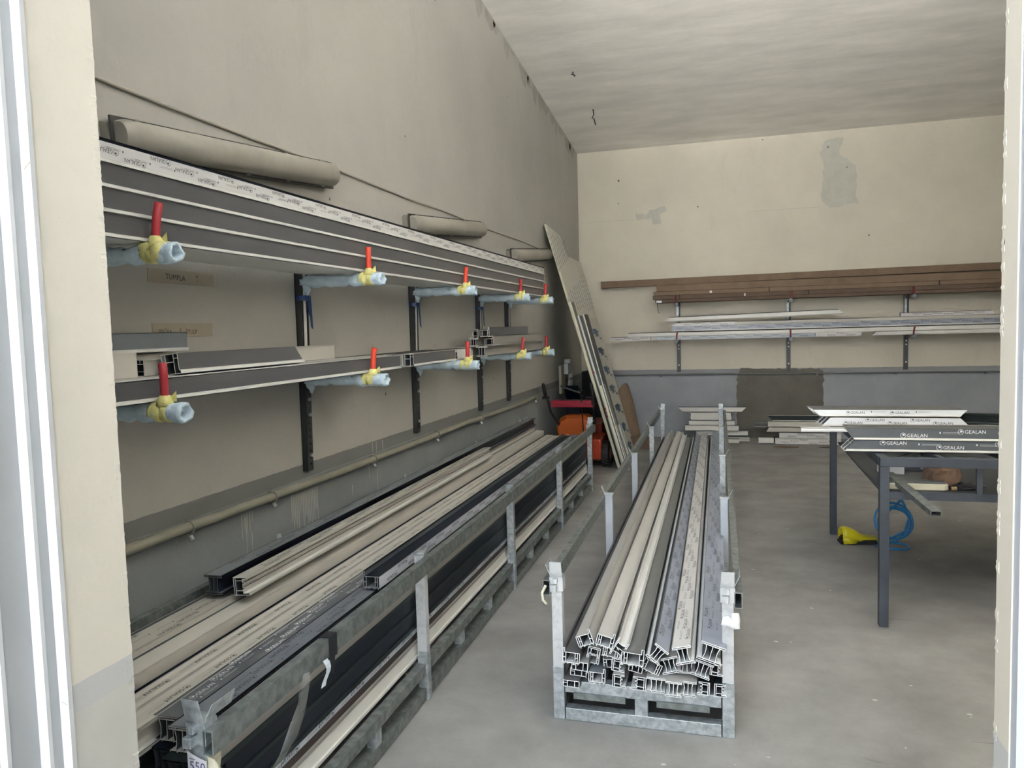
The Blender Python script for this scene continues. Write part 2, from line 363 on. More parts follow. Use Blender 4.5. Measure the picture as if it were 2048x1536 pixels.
mb.hexa([(XL - .2, YF - .3, ceil_z(YF - .3)), (XR + .2, YF - .3, ceil_z(YF - .3)), (XR + .2, YB + .2, ceil_z(YB + .2)), (XL - .2, YB + .2, ceil_z(YB + .2))] +
        [(XL - .2, YF - .3, ceil_z(YF - .3) + .2), (XR + .2, YF - .3, ceil_z(YF - .3) + .2), (XR + .2, YB + .2, ceil_z(YB + .2) + .2), (XL - .2, YB + .2, ceil_z(YB + .2) + .2)], CEIL)
struct(mb.build('ceiling'))
# left wall with painted drips, scratches, small chips
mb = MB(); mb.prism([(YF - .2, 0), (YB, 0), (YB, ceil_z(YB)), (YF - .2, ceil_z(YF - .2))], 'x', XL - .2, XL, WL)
r = random.Random(3)
def drip(y, z1, l, w=.004): mb.hexa([(XL - .01, y - w / 2, z1 - l), (XL + .0008, y - w / 2, z1 - l), (XL + .0008, y + w / 2, z1 - l), (XL - .01, y + w / 2, z1 - l), (XL - .01, y - w, z1), (XL + .0008, y - w, z1), (XL + .0008, y + w, z1), (XL - .01, y + w, z1)], DRIP)
for k in range(17): drip(3.36 + k * .0155, .80, r.uniform(.10, .26), .005)
for k in range(5): drip(2.95 + k * .02, .80, r.uniform(.05, .12))
for y in (4.28, 4.33, 4.42): drip(y, .925, .07)
for y, z, l in ((4.33, .82, .22), (4.36, .82, .08), (4.22, .82, .1), (2.98, .78, .2), (3.02, .7, .1), (4.0, .72, .06), (8.4, .7, .3)): drip(y, z, l)
for k in range(26):
    y = r.uniform(2.5, 9.5); z = r.uniform(1.0, 4.3); s = r.uniform(.003, .008)
    mb.prism([(y - s, z), (y, z - s * 1.6), (y + s, z), (y, z + s * 1.6)], 'x', XL - .01, XL + .001, DRIP if k % 2 else SMUDGE)
STAIN = mat('damp_stain', (0.385, 0.37, 0.325), .8, var=.15, vscale=6); r = random.Random(21)
for k in range(16):
    y = 6.4 + k * .285 + r.uniform(-.1, .1); zc = ceil_z(y) - .01; w = r.uniform(.10, .26); h = r.uniform(.05, .22)
    mb.prism(rough_poly([(y - w, zc - .0), (y - w * .5, zc - h * .8), (y + w * .1, zc - h), (y + w * .7, zc - h * .5), (y + w, zc - .02)], .012, k), 'x', XL - .01, XL + .0008, STAIN)
struct(mb.build('wall_left'))
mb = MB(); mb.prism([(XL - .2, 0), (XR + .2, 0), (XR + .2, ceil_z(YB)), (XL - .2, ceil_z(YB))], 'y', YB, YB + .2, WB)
mb.prism(rough_poly([(.04, 0), (1.165, 0), (1.165, .90), (1.10, .955), (.1, .965), (.05, .88)], .016, 1), 'y', YB - .008, YB + .01, CEM)
mb.prism(rough_poly([(.28, .35), (1.0, .35), (1.0, .8), (.3, .8)], .012, 4), 'y', YB - .011, YB, CEM)
mb.prism(rough_poly([(-1.33, 3.20), (-1.18, 3.16), (-1.12, 3.22), (-.92, 3.26), (-.88, 3.20), (-.98, 3.16), (-.96, 3.02), (-1.08, 3.03), (-1.10, 3.10), (-1.3, 3.08)], .012, 2), 'y', YB - .001, YB, PATCHM)
mb.prism(rough_poly([(1.14, 3.16), (1.16, 3.62), (1.12, 3.80), (1.18, 3.98), (1.40, 3.98), (1.36, 3.78), (1.56, 3.62), (1.58, 3.12), (1.3, 3.08)], .02, 6), 'y', YB - .001, YB, PATCHM)
r = random.Random(9)
for x, z, s in ((-1.55, 3.66, .014), (-1.56, 3.34, .008), (-.46, 3.22, .010), (1.72, 2.70, .010), (1.22, 3.88, .01), (1.45, 3.6, .008), (.4, 4.05, .008)):
    mb.prism([(x + s * math.cos(t * 1.05), z + s * math.sin(t * 1.05)) for t in range(6)], 'y', YB - .002, YB, SMUDGE)
mb.box(.2, 1.12, YB - .0006, YB, 3.105, 3.112, PATCHM); mb.box(-2.1, -1.2, YB - .0006, YB, 3.10, 3.105, PATCHM)
for k in range(6): mb.box(-.02 - k * .03, -.016 - k * .03, YB - .001, YB, .62 + r.uniform(0, .1), .80, DRIP)
struct(mb.build('wall_back'))
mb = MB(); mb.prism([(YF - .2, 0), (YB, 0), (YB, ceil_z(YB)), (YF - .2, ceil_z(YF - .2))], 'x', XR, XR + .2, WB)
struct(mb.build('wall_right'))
# front wall: the doorway the photo is taken through and an added, unseen window band for more light
DT = 4.7; GX0 = .95; GX1 = 4.2; GZ0 = 2.7; FT = ceil_z(YF) + .1
mb = MB(); mb.box(XL - .2, -1.24, 1.15, 1.31, 0, FT, WF)
mb.box(-1.24, .40, 1.15, YF, DT, FT, WF)
mb.box(.40, GX0, 1.295, YF, 0, FT, WF)
mb.box(GX0, GX1, 1.295, YF, DT, FT, WF); mb.box(GX0, GX1, 1.295, YF, 0, GZ0, WF)
mb.box(GX1, XR + .2, 1.295, YF, 0, FT, WF)
# chipped plaster along the two reveal arrises
r = random.Random(11)
for k in range(90):
    z = r.uniform(.5, 2.6); s = r.uniform(.002, .006)
    mb.prism([(-1.24, z - s * 1.5), (-1.2392, z), (-1.24, z + s * 1.5)], 'y', 1.295, 1.3105, WF)
    z = r.uniform(.2, 2.6); mb.prism([(.40, z - s * 1.5), (.3992 - s * .08, z), (.40, z + s * 1.5)], 'y', YF - .012, YF + .001, WF)
# added unseen blocks that shade the door reveals and the right floor
SIDEBLK = mat('side_blocker_grey', (.22, .22, .215), .85, var=.1); mb.box(-2.2, -1.9, -6.5, 1.15, 0, DT, SIDEBLK); mb.box(.66, .90, -3.2, 1.15, 0, DT, SIDEBLK)
# added unseen slab that keeps sky light out of the window band
mb.box(.90, 6.0, -3.0, 1.295, DT, DT + .2, WF)
struct(mb.build('wall_front'))
FRM = mat('door_frame_white_lit', (0.50, 0.51, 0.52), .45, var=.04); FRG = mat('door_frame_white_shaded', (0.31, 0.32, 0.33), .5, var=.04)  # one white frame: lit front faces and shaded side faces coloured apart
# stepped frame of the doorway, left jamb (three returns) and right jamb
mb = MB()
mb.box(-1.60, -1.26, 1.12, 1.152, 0, DT, FRG); mb.box(-1.2605, -1.238, 1.142, 1.152, 0, DT, FRM)
mb.box(-1.60, -1.2825, 1.052, 1.12, 0, DT, FRG); mb.box(-1.284, -1.2595, 1.112, 1.1205, 0, DT, FRM)
mb.box(-1.60, -1.30, .98, 1.052, 0, DT, FRG); mb.box(-1.302, -1.2815, 1.044, 1.0525, 0, DT, FRM)
for z, s in ((1.93, .012), (.9, .006), (1.3, .005)): mb.prism([(-1.252, z - s), (-1.2375, z), (-1.252, z + s)], 'y', 1.139, 1.1425, WF)
struct(mb.build('trim_1'))
mb = MB(); mb.box(.402, .62, 1.27, 1.296, 0, DT, mat('door_frame_bluish', (0.37, 0.40, 0.44), .45, var=.03)); struct(mb.build('trim_2'))
mb = MB(); mb.box(-16, 16, -24, 1.2, -.15, -.001, mat('yard_concrete', (0.62, 0.61, 0.585), .85, var=.08, vscale=1.2)); struct(mb.build('floor_outside'))
portal('doorway_daylight', (-.42, 1.2, DT / 2), (math.radians(90), 0, 0), 1.64, DT)
portal('added_opening_daylight', ((GX0 + GX1) / 2, 1.28, (DT + GZ0) / 2), (math.radians(90), 0, 0), GX1 - GX0, DT - GZ0)  # portal for the added window band

# ================================================================== pipework and cable
mb = MB(); PIPEM = mat('pipe_old_cream', (0.29, 0.28, 0.225), .5, var=.12, vscale=5)
mb.tube([(XL + .045, YF + i * .4, .845 + .004 * math.sin(i * .7)) for i in range(18)], .021, PIPEM, 12)
t = tag(mb.build('wall_pipe', smooth=True), 'thin cream heating pipe running low along the left wall', 'pipe')
for y in (2.55, 3.13, 4.19, 5.23, 6.25, 8.15):
    c = MB(); c.tube([(XL + .045 + .025 * math.cos(a), y, .845 + .025 * math.sin(a)) for a in [i * .52 for i in range(12)]], .005, PIPEM, 6, closed=True)
    c.box(XL, XL + .045, y - .008, y + .008, .808, .820, PIPEM); c.tube([(XL + .05, y, .812), (XL + .06, y, .796)], .009, GALV, 8)
    c.build('pipe_clip', t)
mb = MB(); GP = mat('pipe_grey_painted', (0.16, 0.17, 0.175), .5)
mb.tube([(x, YB - .035, .895 - .0 * x) for x in [-1.9 + i * .5 for i in range(12)]], .012, GP, 8)
t = tag(mb.build('wall_pipe', smooth=True), 'slim grey painted pipe running along the back wall paint line', 'pipe')
for x in (-1.0, .03, 1.08, 2.05, 3.1):
    c = MB(); c.box(x - .012, x + .012, YB - .05, YB, .865, .905, GP); c.build('pipe_clip', t)
mb = MB(); CABM = mat('cable_cream', (0.40, 0.375, 0.32), .6)
mb.tube([(XL + .008, YF + i * .6, 2.516 + .006 * math.sin(i * 1.9)) for i in range(14)], .007, CABM, 6)
tag(mb.build('cable', smooth=True), 'painted cable clipped along the left wall above the lamps', 'cable')

# ================================================================== fluorescent lamps on the left wall
LB = mat('lamp_tray_grey', (0.26, 0.245, 0.205), .6, var=.12, vscale=5); LD = mat('lamp_diffuser_dusty', (0.37, 0.35, 0.30), .42, var=.2, vscale=3); LC = mat('lamp_gasket', (0.06, 0.058, 0.055), .6)
def lamp(y, z, label, near=True):
    t = thing('fluorescent_lamp', label, 'lamp', (XL, y, z), (math.radians(5.2), 0, 0), 'strip lamps along the left wall')
    L = 1.57; H = .065
    def body(x0, x1, h0, h1, inset, m, nm, par=None):
        b = MB(); prof = [(x0, h0)] + [(x0 + (x1 - x0) * (.35 + .65 * math.cos(a)), h0 * .98 * math.sin(a) if abs(a) < 1.5 else h0 * .98 * (1 if a > 0 else -1)) for a in [1.571 - 3.142 * q / 10 for q in range(11)]] + [(x0, -h0)]
        ys = [(inset, .82), (inset + .03, 1), (L - inset - .03, 1), (L - inset, .82)]
        n = len(prof); vs = []
        for yy, s in ys: vs += [(x0 + (px - x0) * s, yy, pz * s) for px, pz in prof]
        fs = [(i * n + j, i * n + (j + 1) % n, (i + 1) * n + (j + 1) % n, (i + 1) * n + j) for i in range(3) for j in range(n)] + [tuple(range(n - 1, -1, -1)), tuple(3 * n + j for j in range(n))]
        b.add(vs, fs, m); o = b.build(nm, t); o.data.shade_smooth(); e = o.modifiers.new('e', 'EDGE_SPLIT'); e.split_angle = .6; return o
    body(0, .045, H, H * .9, 0, LB, 'tray')
    g = MB(); g.box(.041, .051, .001, L - .001, -H - .005, H + .005, LC); g.build('gasket', t)
    body(.048, .118, H * .93, H * .74, .012, LD, 'diffuser')
    for i in range(5):
        for s in (-1, 1):
            c = MB(); yy = .12 + i * .33; c.box(.036, .062, yy - .012, yy + .012, s * H - .003, s * H + .004, LB); c.build('clip', t)
    return t
lamp(2.27, 2.318, 'long dusty strip lamp nearest the doorway, high on left wall')
lamp(4.86, 2.325, 'dusty strip lamp in the middle of the left wall row')
lamp(7.34, 2.322, 'farthest strip lamp, its end by the leaning boards')

# ================================================================== paper labels on the left wall
def note(y0, y1, z0, z1, items, label):
    mb = MB(); P = lambda y, z: (XL + .0025, y, z)
    mb.add([P(y0, z0 + .004), P(y1 - .004, z0), P(y1, z1 - .004), P(y0 + .003, z1), (XL + .0005, y0, z0), (XL + .0005, y1, z0), (XL + .0005, y1, z1), (XL + .0005, y0, z1)], [(0, 1, 2, 3), (0, 4, 5, 1), (1, 5, 6, 2), (2, 6, 7, 3), (3, 7, 4, 0)], PAPER)
    for txt, y, z, h, tilt in items:
        g = glyphs(txt) if isinstance(txt, str) else txt
        r_ = Vector((0, math.cos(tilt), math.sin(tilt))); u = Vector((0, -math.sin(tilt), math.cos(tilt)))
        put(mb, (g[0], g[1], g[2]), (XL + .003, y, z), r_, u, Vector((1, 0, 0)), h, INK)
    tag(mb.build('paper_label'), label, 'label')
arrow = ([(-.04, 0), (.04, 0), (.04, 1.2), (-.04, 1.2), (0, 1.35), (-.4, .9), (-.34, .84), (0, 1.2), (.4, .9), (.34, .84)], [(0, 1, 2, 3), (4, 5, 6, 7), (4, 7, 9, 8)], .8)
note(2.455, 2.845, 1.818, 1.872, [('TUMPLA', 2.55, 1.835, .021, -.03), (arrow, 2.735, 1.832, .021, 0)], 'paper strip on left wall handwritten TUMPLA with an arrow')
note(2.46, 2.82, 1.606, 1.662, [('PREČKA', 2.495, 1.624, .019, -.02), ('I', 2.618, 1.622, .019, 0), ('ŠTULP', 2.65, 1.618, .022, 0)], 'paper strip on left wall handwritten PREČKA I ŠTULP')

# ================================================================== wall brackets (upright + two padded arms)
def lumpy(a, b, r0, seed, m, mb, n=12, seg=16, ties=(.3, .62)):
    r = random.Random(seed); pts = []; rad = []
    a = Vector(a); b = Vector(b)
    for i in range(seg + 1):
        t = i / seg; k = 1 + r.uniform(-.09, .09)
        for q in ties: k *= 1 - .26 * math.exp(-((t - q) / .02) ** 2)
        pts.append(a.lerp(b, t) + Vector((0, r.uniform(-.003, .003), r.uniform(-.004, .004)))); rad.append(r0 * k)
    mb.tube(pts, rad, m, n)
def bracket(loc, rz, label, group, seed, tubecols, zs=(1.87, 1.37), back=False, tapes=True):
    t = thing('wall_bracket', label, 'bracket', (loc[0], loc[1], 0), (0, 0, rz), group)
    u = MB()
    w = .026; m = DSTEEL if not back else mat('bracket_grey', (.10, .105, .11), .5, .3, var=.2)
    top = 1.93; bot = .90 if not back else .93
    u.beam((.003, 0, bot), (.003, 0, top), .006, 2 * w, m, (0, 1, 0)) if False else u.box(.0, .005, -w, w, bot, top, m)
    u.prism([(.0, bot), (.030, bot), (.048, top), (.0, top)], 'y', -w, -w + .004, m)
    u.prism([(.0, bot), (.030, bot), (.048, top), (.0, top)], 'y', w - .004, w, m)
    u.build('upright', t)
    f = MB()   # front strip of the channel, light above the lower arm
    f.hexa([(.028, -w, bot), (.031, -w, bot), (.031, w, bot), (.028, w, bot), (.035, -w, zs[1]), (.038, -w, zs[1]), (.038, w, zs[1]), (.035, w, zs[1])], m)
    hz = [bot + .03 + i * .035 for i in range(int((zs[1] - bot) / .035))]
    for z in hz: f.box(.03, .0365, -.004, .004, z, z + .01, RUB)
    f.build('face_strip', t)
    f = MB(); f.hexa([(.035, -w, zs[1]), (.038, -w, zs[1]), (.038, w * .2, zs[1]), (.035, w * .2, zs[1]), (.045, -w, top), (.048, -w, top), (.048, w * .2, top), (.045, w * .2, top)], PVC if not back else GALV)
    f.build('edge_strip', t)
    for z in ((1.27, 1.19, .98) if not back else (1.31, 1.26, 1.03)):
        b = MB(); b.tube([(.03, 0, z), (.045, 0, z)], .010, GALV if not back else mat('bright_bolt', (.85, .86, .87), .25), 8); b.build('bolt', t)
    L = .46 if not back else .515
    for k, z in enumerate(zs):
        a = MB(); a.hollow((.0, 0, z), (L - .012, 0, z), .034, .030, .003, m, (0, 0, 1)); a.build('arm', t)
        fo = MB()
        if not back:
            lumpy((.035, 0, z), (L - .005, 0, z - .004), .031, seed + k, FOAM, fo)
            fo.tube([(.035, 0, z - .01), (.06, 0, z - .045), (.055, 0, z - .07)], [.030, .018, .006], FOAM, 8)
            # flared open end with a hollow mouth
            n = 12; ring = []
            for (xx, rr) in ((L - .02, .030), (L + .004, .034), (L + .022, .033), (L + .022, .022), (L - .01, .018)):
                ring.append([(xx + .004 * math.sin(j * 2.4 + seed), rr * math.cos(2 * math.pi * j / n) * (1 + .12 * math.sin(j * 3.1 + seed)), z + rr * math.sin(2 * math.pi * j / n) * (1 + .1 * math.cos(j * 2.2 + seed)) - .004) for j in range(n)])
            vs = [p for q in ring for p in q]; fs = [(i * n + j, i * n + (j + 1) % n, (i + 1) * n + (j + 1) % n, (i + 1) * n + j) for i in range(4) for j in range(n)] + [tuple(4 * n + j for j in range(n))]
            fo.add(vs, fs, FOAM)
        else: lumpy((L - .13, 0, z), (L + .01, 0, z), .026, seed + k, mat('grey_wrap', (.30, .32, .34), .6, var=.2), fo, ties=(.5,))
        fo.build('foam_wrap', t, smooth=True)
        xs = L - .055
        if not back:
            y = MB(); lumpy((L - .10, 0, z), (L - .03, 0, z), .0335, seed + 9 + k, YTAPE, y, seg=8, ties=())
            y.tube([(xs, 0, z + .02), (xs, 0, z + .052)], [.032, .015], YTAPE, 8)
            y.add([(xs + .004, .014, z + .04), (xs + .03, .018, z + .065), (xs + .035, .012, z + .03)], [(0, 1, 2)], YTAPE)
            y.build('yellow_tape', t, smooth=True)
        s = MB(); h = .155 if not back else .12; bend = (.012 if (seed + k) % 2 else -.004)
        col = tubecols[k]
        s.tube([(xs, 0, z + .02), (xs + .001, bend * .2, z + .06), (xs + .003, bend * .7, z + .11), (xs + .004, bend * 1.6, z + h)], .0135 if not back else .011, col, 10)
        s.build('stop_tube', t, smooth=True)
    if tapes and not back:
        b = MB(); b.tube([(.03, 0, 1.80), (.03, 0, 1.775)], .036, BTAPE, 8); b.build('blue_tape', t)
        b = MB()
        for dy, l, dx in ((.012, .16, .004), (-.012, .10, .010)):
            b.hexa([(.05 + dx, dy, 1.80), (.052 + dx, dy, 1.80), (.052 + dx, dy + .022, 1.80), (.05 + dx, dy + .022, 1.80), (.056 + dx, dy + .004, 1.80 - l), (.058 + dx, dy + .004, 1.80 - l), (.060 + dx, dy + .020, 1.80 - l - .012), (.058 + dx, dy + .020, 1.80 - l - .012)], BTAPE)
        b.build('blue_tape', t)
        if seed % 2 == 0: b = MB(); b.tube([(.03, 0, 1.475), (.03, 0, 1.445)], .038, BTAPE, 8); b.build('blue_tape', t)
    return t
GL = 'padded brackets on the left wall'
MRED = mat('mid_red_tube', (0.48, 0.03, 0.03), .4)
bracket((XL, 2.035), 0, 'nearest left-wall bracket, half hidden by the door jamb, dark red stop tubes', GL, 1, (RED, DRED if 0 else RED), tapes=False)
bracket((XL, 3.506), 0, 'left-wall bracket second from the doorway with orange-red stop tubes', GL, 2, (ORED, ORED))
bracket((XL, 4.94), 0, 'middle one of the five left-wall brackets, knotted blue tape hanging', GL, 3, (ORED, MRED))
bracket((XL, 6.36), 0, 'left-wall bracket second from the far corner, long blue tape on upright', GL, 4, (MRED, MRED))
bracket((XL, 7.24), 0, 'left-wall bracket farthest from the doorway, by the leaning boards', GL, 5, (MRED, MRED), tapes=False)
GB = 'brackets on the back wall'
bracket((-.74, YB), -math.pi / 2, 'leftmost back-wall bracket with two dark red stop tubes', GB, 6, (DRED, DRED), back=True)
bracket((.72, YB), -math.pi / 2, 'middle back-wall bracket above the cement patch', GB, 7, (DRED, DRED), back=True)
bracket((2.167, YB), -math.pi / 2, 'rightmost back-wall bracket with dark perforated upright', GB, 8, (DRED, DRED), back=True)

# ---- upper stack on the left wall
GU = 'bars stacked on the upper left-wall arms'
zt = 1.905
XS = XL + .335
names = [('dark grey faced bar at the bottom front of the upper left-wall stack', ANTH, ANTH), ('dark grey faced bar second from bottom of the upper left-wall stack', ANTH, ANTH), ('dark grey faced bar directly beneath the white printed one, upper left wall', ANTH, ANTH)]
for i, (lb, c1, c2) in enumerate(names):
    profile('window_profile', 'W', 5.72, (XS, 1.62 + i * .01, zt + .034 + i * .0725), lb, (PVC, c1, c2), t=2.6, group=GU, roll=0)
profile('window_profile', 'W', 5.78, (XS, 1.60, zt + .034 + 3 * .0725), 'topmost bar on upper left arms with white printed film', (PVC, NAVY, NAVY), film=[('right', FILMW, INK, True, 3, (0, 9), (.0128, .112))], group=GU)
for j, w in ((1, 'first'), (2, 'second'), (3, 'third')):
    profile('window_profile', 'W', 5.7, (XS - .077 * j, 1.63, zt + .034), '%s bar in behind the front stack, seen from below, upper left arms' % w, (PVC, ANTH, ANTH), group=GU)
# ---- lower shelf of the left wall: long bar and many offcuts   (x, y0, z, L)
GS = 'bars and offcuts on the lower left-wall arms'
za = 1.402
def R(kind, x, y, z, L, lb, cols, **k): return profile(k.pop('name', 'window_profile'), kind, L, (x, y, z), lb, cols, group=k.pop('group', GS), **k)
R('W', XL + .335, 1.62, za + .034, 2.30, 'long grey bar at the front of the lower left-wall arms', (PVC, TAUPE if 0 else ANTH, PVC))
R('W', XL + .255, 1.55, za + .034, 2.42, 'cream bar just behind the long grey one on lower left arms', (PVC, CREAM, CREAM))
R('W', XL + .175, 1.5, za + .034, 2.5, 'cream bar against the uprights on the lower left arms', (CREAM, CREAM, PVC))
R('W', XL + .10, 1.62, za + .034, 3.4, 'cream bar closest to the wall on the lower left arms', (CREAM, CREAM, NAVY))
R('W', XL + .255, 2.25, za + .108, .78, 'short grey offcut with open notched end by nearest red tube', (PVC, ANTH, ANTH), name='profile_offcut', roll=-6, cat='offcut', mitre=(0, -.8))
R('H', XL + .165, 1.62, za + .111, .53, 'cream offcut with squared end left of the notched grey offcut', (PVC, CREAM, CREAM), name='profile_offcut', roll=90, cat='offcut')
R('B', XL + .165, 2.20, za + .099, 1.0, 'cream offcut lying behind the notched grey offcut', (PVC, CREAM, CREAM), name='profile_offcut', roll=90, cat='offcut', sc=(.75, 1))
R('B', XL + .095, 2.9, za + .105, .75, 'pale offcut highest at the back, right of the second bracket', (PVC, CREAM, CREAM), name='profile_offcut', roll=90, cat='offcut')
R('W', XL + .085, 1.65, za + .185, .86, 'grey offcut on top of the pile under the handwritten labels', (PVC, STEELG, CREAM), name='profile_offcut', cat='offcut')
R('B', XL + .085, 1.62, za + .105, 1.1, 'cream offcut under the topmost grey one, left-wall pile', (PVC, CREAM, CREAM), name='profile_offcut', roll=90, cat='offcut')
R('W', XL + .32, 4.14, za + .034, .70, 'short dark grey offcut between second and third left brackets', (PVC, ANTH, CREAM), name='profile_offcut', cat='offcut')
R('F', XL + .30, 4.93, za + .028, .28, 'small white offcut stub next to the third lower stop tube', (PVC, PVC, PVC), name='profile_offcut', cat='offcut')
R('W', XL + .22, 4.1, za + .034, 1.4, 'cream offcut behind the short dark grey one, third bracket', (PVC, CREAM, NAVY), name='profile_offcut', cat='offcut')
R('H', XL + .33, 5.48, za + .037, 1.80, 'taupe bar with open hollow end near the third lower stop', (PVC, TAUPE, TAUPE), name='window_profile', roll=0)
R('H', XL + .23, 5.3, za + .037, 2.0, 'taupe bar behind the open-ended one at the far lower arms', (PVC, TAUPE, TAUPE))
R('F', XL + .31, 5.72, za + .103, 1.50, 'taupe bar second layer at the far lower left arms', (PVC, TAUPE, TAUPE), mir=False, roll=0)
R('F', XL + .31, 5.62, za + .172, 1.16, 'dark grey topped bar, highest at the far lower left arms', (PVC, ANTH, ANTH))
R('S', XL + .235, 5.60, za + .172, 1.1, 'grey bar beside the highest one at the far lower arms', (PVC, ANTH, ANTH), mir=True)
R('H', XL + .225, 5.6, za + .106, 1.4, 'taupe bar below the topmost pair on the far lower arms', (PVC, TAUPE, TAUPE), sc=(.9, .78))

# ================================================================== steel stillages
def stillage(label, xr, yaw, ys, wid, H, paint):
    """xr(y) is the outer line of the right-hand posts"""
    t = thing('steel_rack', label, 'rack', (xr(ys[0]), ys[0], 0), group='galvanised long racks on the floor')
    O = Vector((xr(ys[0]), ys[0], 0)); y0, y1 = ys[0], ys[-1]; ax = math.tan(yaw)
    def rel(x, y, z): return (x - O.x, y - O.y, z)
    w = .046
    for side in (1, -1):
        for i, y in enumerate(ys):
            x = xr(y) - (w / 2 if side == 1 else wid - w / 2)
            zc = H - .012; m = paint.get((side, i), GALV)
            p = MB(); p.box(-w / 2, w / 2, -w * .42, w * .42, .0, .22, GALV); p.box(-w / 2 + .001, w / 2 - .001, -w * .42 + .001, w * .42 - .001, .21, H - .02, m)
            o = p.build('post', t, rel(x, y, 0), bevel=.002)
            c = MB()
            c.box(-w / 2 - .003, w / 2 + .003, -w * .42 - .003, w * .42 + .003, H - .022, H - .012, GALV)
            # bent guide lip of the stacking seat, leaning outwards
            s = side; ya, yb_ = (-.022, .022) if 0 < i < len(ys) - 1 else ((-.02, .085) if i == 0 else (-.085, .02))
            c.hexa([(s * .022, ya, H - .014), (s * .026, ya, H - .014), (s * .026, yb_, H - .014), (s * .022, yb_, H - .014), (s * .044, ya * .8, H + .030), (s * .047, ya * .8, H + .030), (s * .047, yb_ * .9, H + .030), (s * .044, yb_ * .9, H + .030)], GALV)
            if i in (0, len(ys) - 1):
                e = -1 if i == 0 else 1; mm_ = paint.get((side, i), GALV)
                c.hexa([(-.026, e * .022, H - .016), (.026, e * .022, H - .016), (.026, e * .026, H - .016), (-.026, e * .026, H - .016), (-.022, e * .040, H + .050), (.026, e * .040, H + .050), (.026, e * .044, H + .050), (-.022, e * .044, H + .050)], mm_)
                c.beam((0, e * .026, H - .020), (0, e * .026, H - .040), .030, .014, mm_)
                c.beam((-.008, e * .032, H - .046), (-.008, e * .032, H - .072), .036, .024, mm_)
                c.box(-.028, .028, e * .0 - .024, e * .0 + .024, H - .076, H - .018, mm_)
            c.build('stacking_cap', o, bevel=.0012)
        xo = .016 if side == 1 else -wid - .016
        r = MB(); a = Vector((xo, -.03, H - .062)); b = Vector((xo + (xr(y1) - xr(y0)), y1 - y0 + .03, H - .052)); r.hollow(a, b, .030, .062, .003, GALVD)
        r.build('top_rail', t)
        for z, h, nm in ((.142, .045, 'base_rail'), (.032, .05, 'base_rail')):
            xo2 = -.03 if side == 1 else -wid + .03
            r = MB(); r.hollow((xo2, .02, z), (xo2 + xr(y1) - xr(y0), y1 - y0 - .02, z), .040, h, .003, GALVD); r.build(nm, t)
    for i in range(len(ys) - 1):
        for f in (.33, .66):
            y = ys[i] + (ys[i + 1] - ys[i]) * f
            for side in (0, 1):
                c = MB(); x = xr(y) - (.03 if side == 0 else wid - .03); c.box(-.018, .018, -.025, .025, .055, .121, GALV); c.build('spacer', t, rel(x, y, 0))
    for i, y in enumerate(ys):
        x0, x1 = xr(y) - wid + .05, xr(y) - .05
        c = MB(); c.beam(rel(x0, y, .142), rel(x1, y, .142), .045, .05, GALV if i == 0 else GALVD); c.build('cross_beam', t, bevel=.002)
        if i in (0, len(ys) - 1):
            c = MB(); c.beam(rel(x0, y, .026), rel(x1, y, .026), .045, .05, GALV); c.build('cross_beam', t, bevel=.002)
            c = MB(); c.beam(rel((x0 + x1) / 2, y, .05), rel((x0 + x1) / 2, y, .12), .05, .04, GALV, (0, 1, 0)); c.build('spacer', t)
            e = -1 if i == 0 else 1
            for a, b in ((.06, .40), (.60, .93)):
                c = MB(); xa = x0 + (x1 - x0) * a; xb = x0 + (x1 - x0) * b
                c.box(*(xa - O.x, xb - O.x), *(y - O.y + e * .022 - .012, y - O.y + e * .022 + .012), .098, .122, GALVD); c.build('fork_guide', t)
    return t
LYS = [1.57, 3.02, 4.469, 5.93, 7.385]; CYS = [3.0, 4.557, 6.046, 7.673, 9.25]
xL = lambda y: -1.245 - .012 * y; xC = lambda y: .052 - .019 * y
rackL = stillage('long galvanised rack by the left wall, loaded with dark and cream bars', xL, .012, LYS, .70, .668, {(1, 1): WPAINT, (1, 0): GALV})
rackC = stillage('galvanised rack in the middle of the floor with white-painted front posts', xC, .019, CYS, .715, .612, {(1, 0): WPAINT, (-1, 0): WPAINT, (-1, 1): mat('post_pale', (.42, .46, .52), .5, .3, var=.08), (-1, 2): MATS['post_pale'] if 'post_pale' in MATS else GALV, (-1, 3): GALV, (1, 1): MATS['post_pale'] if 'post_pale' in MATS else GALV})

# handwritten paper, torn tape and stretch film on the near post of the left rack
TAPEW = mat('torn_tape_cream', (0.66, 0.62, 0.48), .6, var=.15, vscale=30); PAPW = mat('label_paper', (0.66, 0.66, 0.68), .6, var=.08); PEN = mat('pen_purple', (0.06, 0.045, 0.16), .5)
mb = MB(); xp = xL(1.57); y = 1.5465
mb.prism([(xp - .052, .36), (xp + .004, .36), (xp + .004, .555), (xp - .02, .562), (xp - .05, .576)], 'y', y - .0015, y, PAPW)
g = glyphs('550'); put(mb, g, (xp - .044, y - .0022, .530), Vector((1, 0, -.03)), Vector((.05, 0, 1)), Vector((0, -1, 0)), .022, PEN)
bar(mb, (xp - .045, y - .0022, .558), Vector((1, 0, -.1)), Vector((0, 0, 1)), Vector((0, -1, 0)), .018, .0015, PEN)
tag(mb.build('paper_label'), 'white paper handwritten 550 wrapped on the near post of left rack', 'label')
mb = MB(); mb.prism(rough_poly([(1.548, .36), (1.59, .36), (1.60, .55), (1.57, .565), (1.55, .53)], .004, 3, .015), 'x', xp + .0005, xp + .004, TAPEW)
mb.prism(rough_poly([(xp, .36), (xp + .045, .37), (xp + .06, .46), (xp + .045, .50), (xp + .03, .545), (xp, .56)], .004, 5, .015), 'y', 1.556, 1.559, TAPEW)
tag(mb.build('torn_tape'), 'crumpled cream tape stuck beside the handwritten paper on left rack', 'tape')
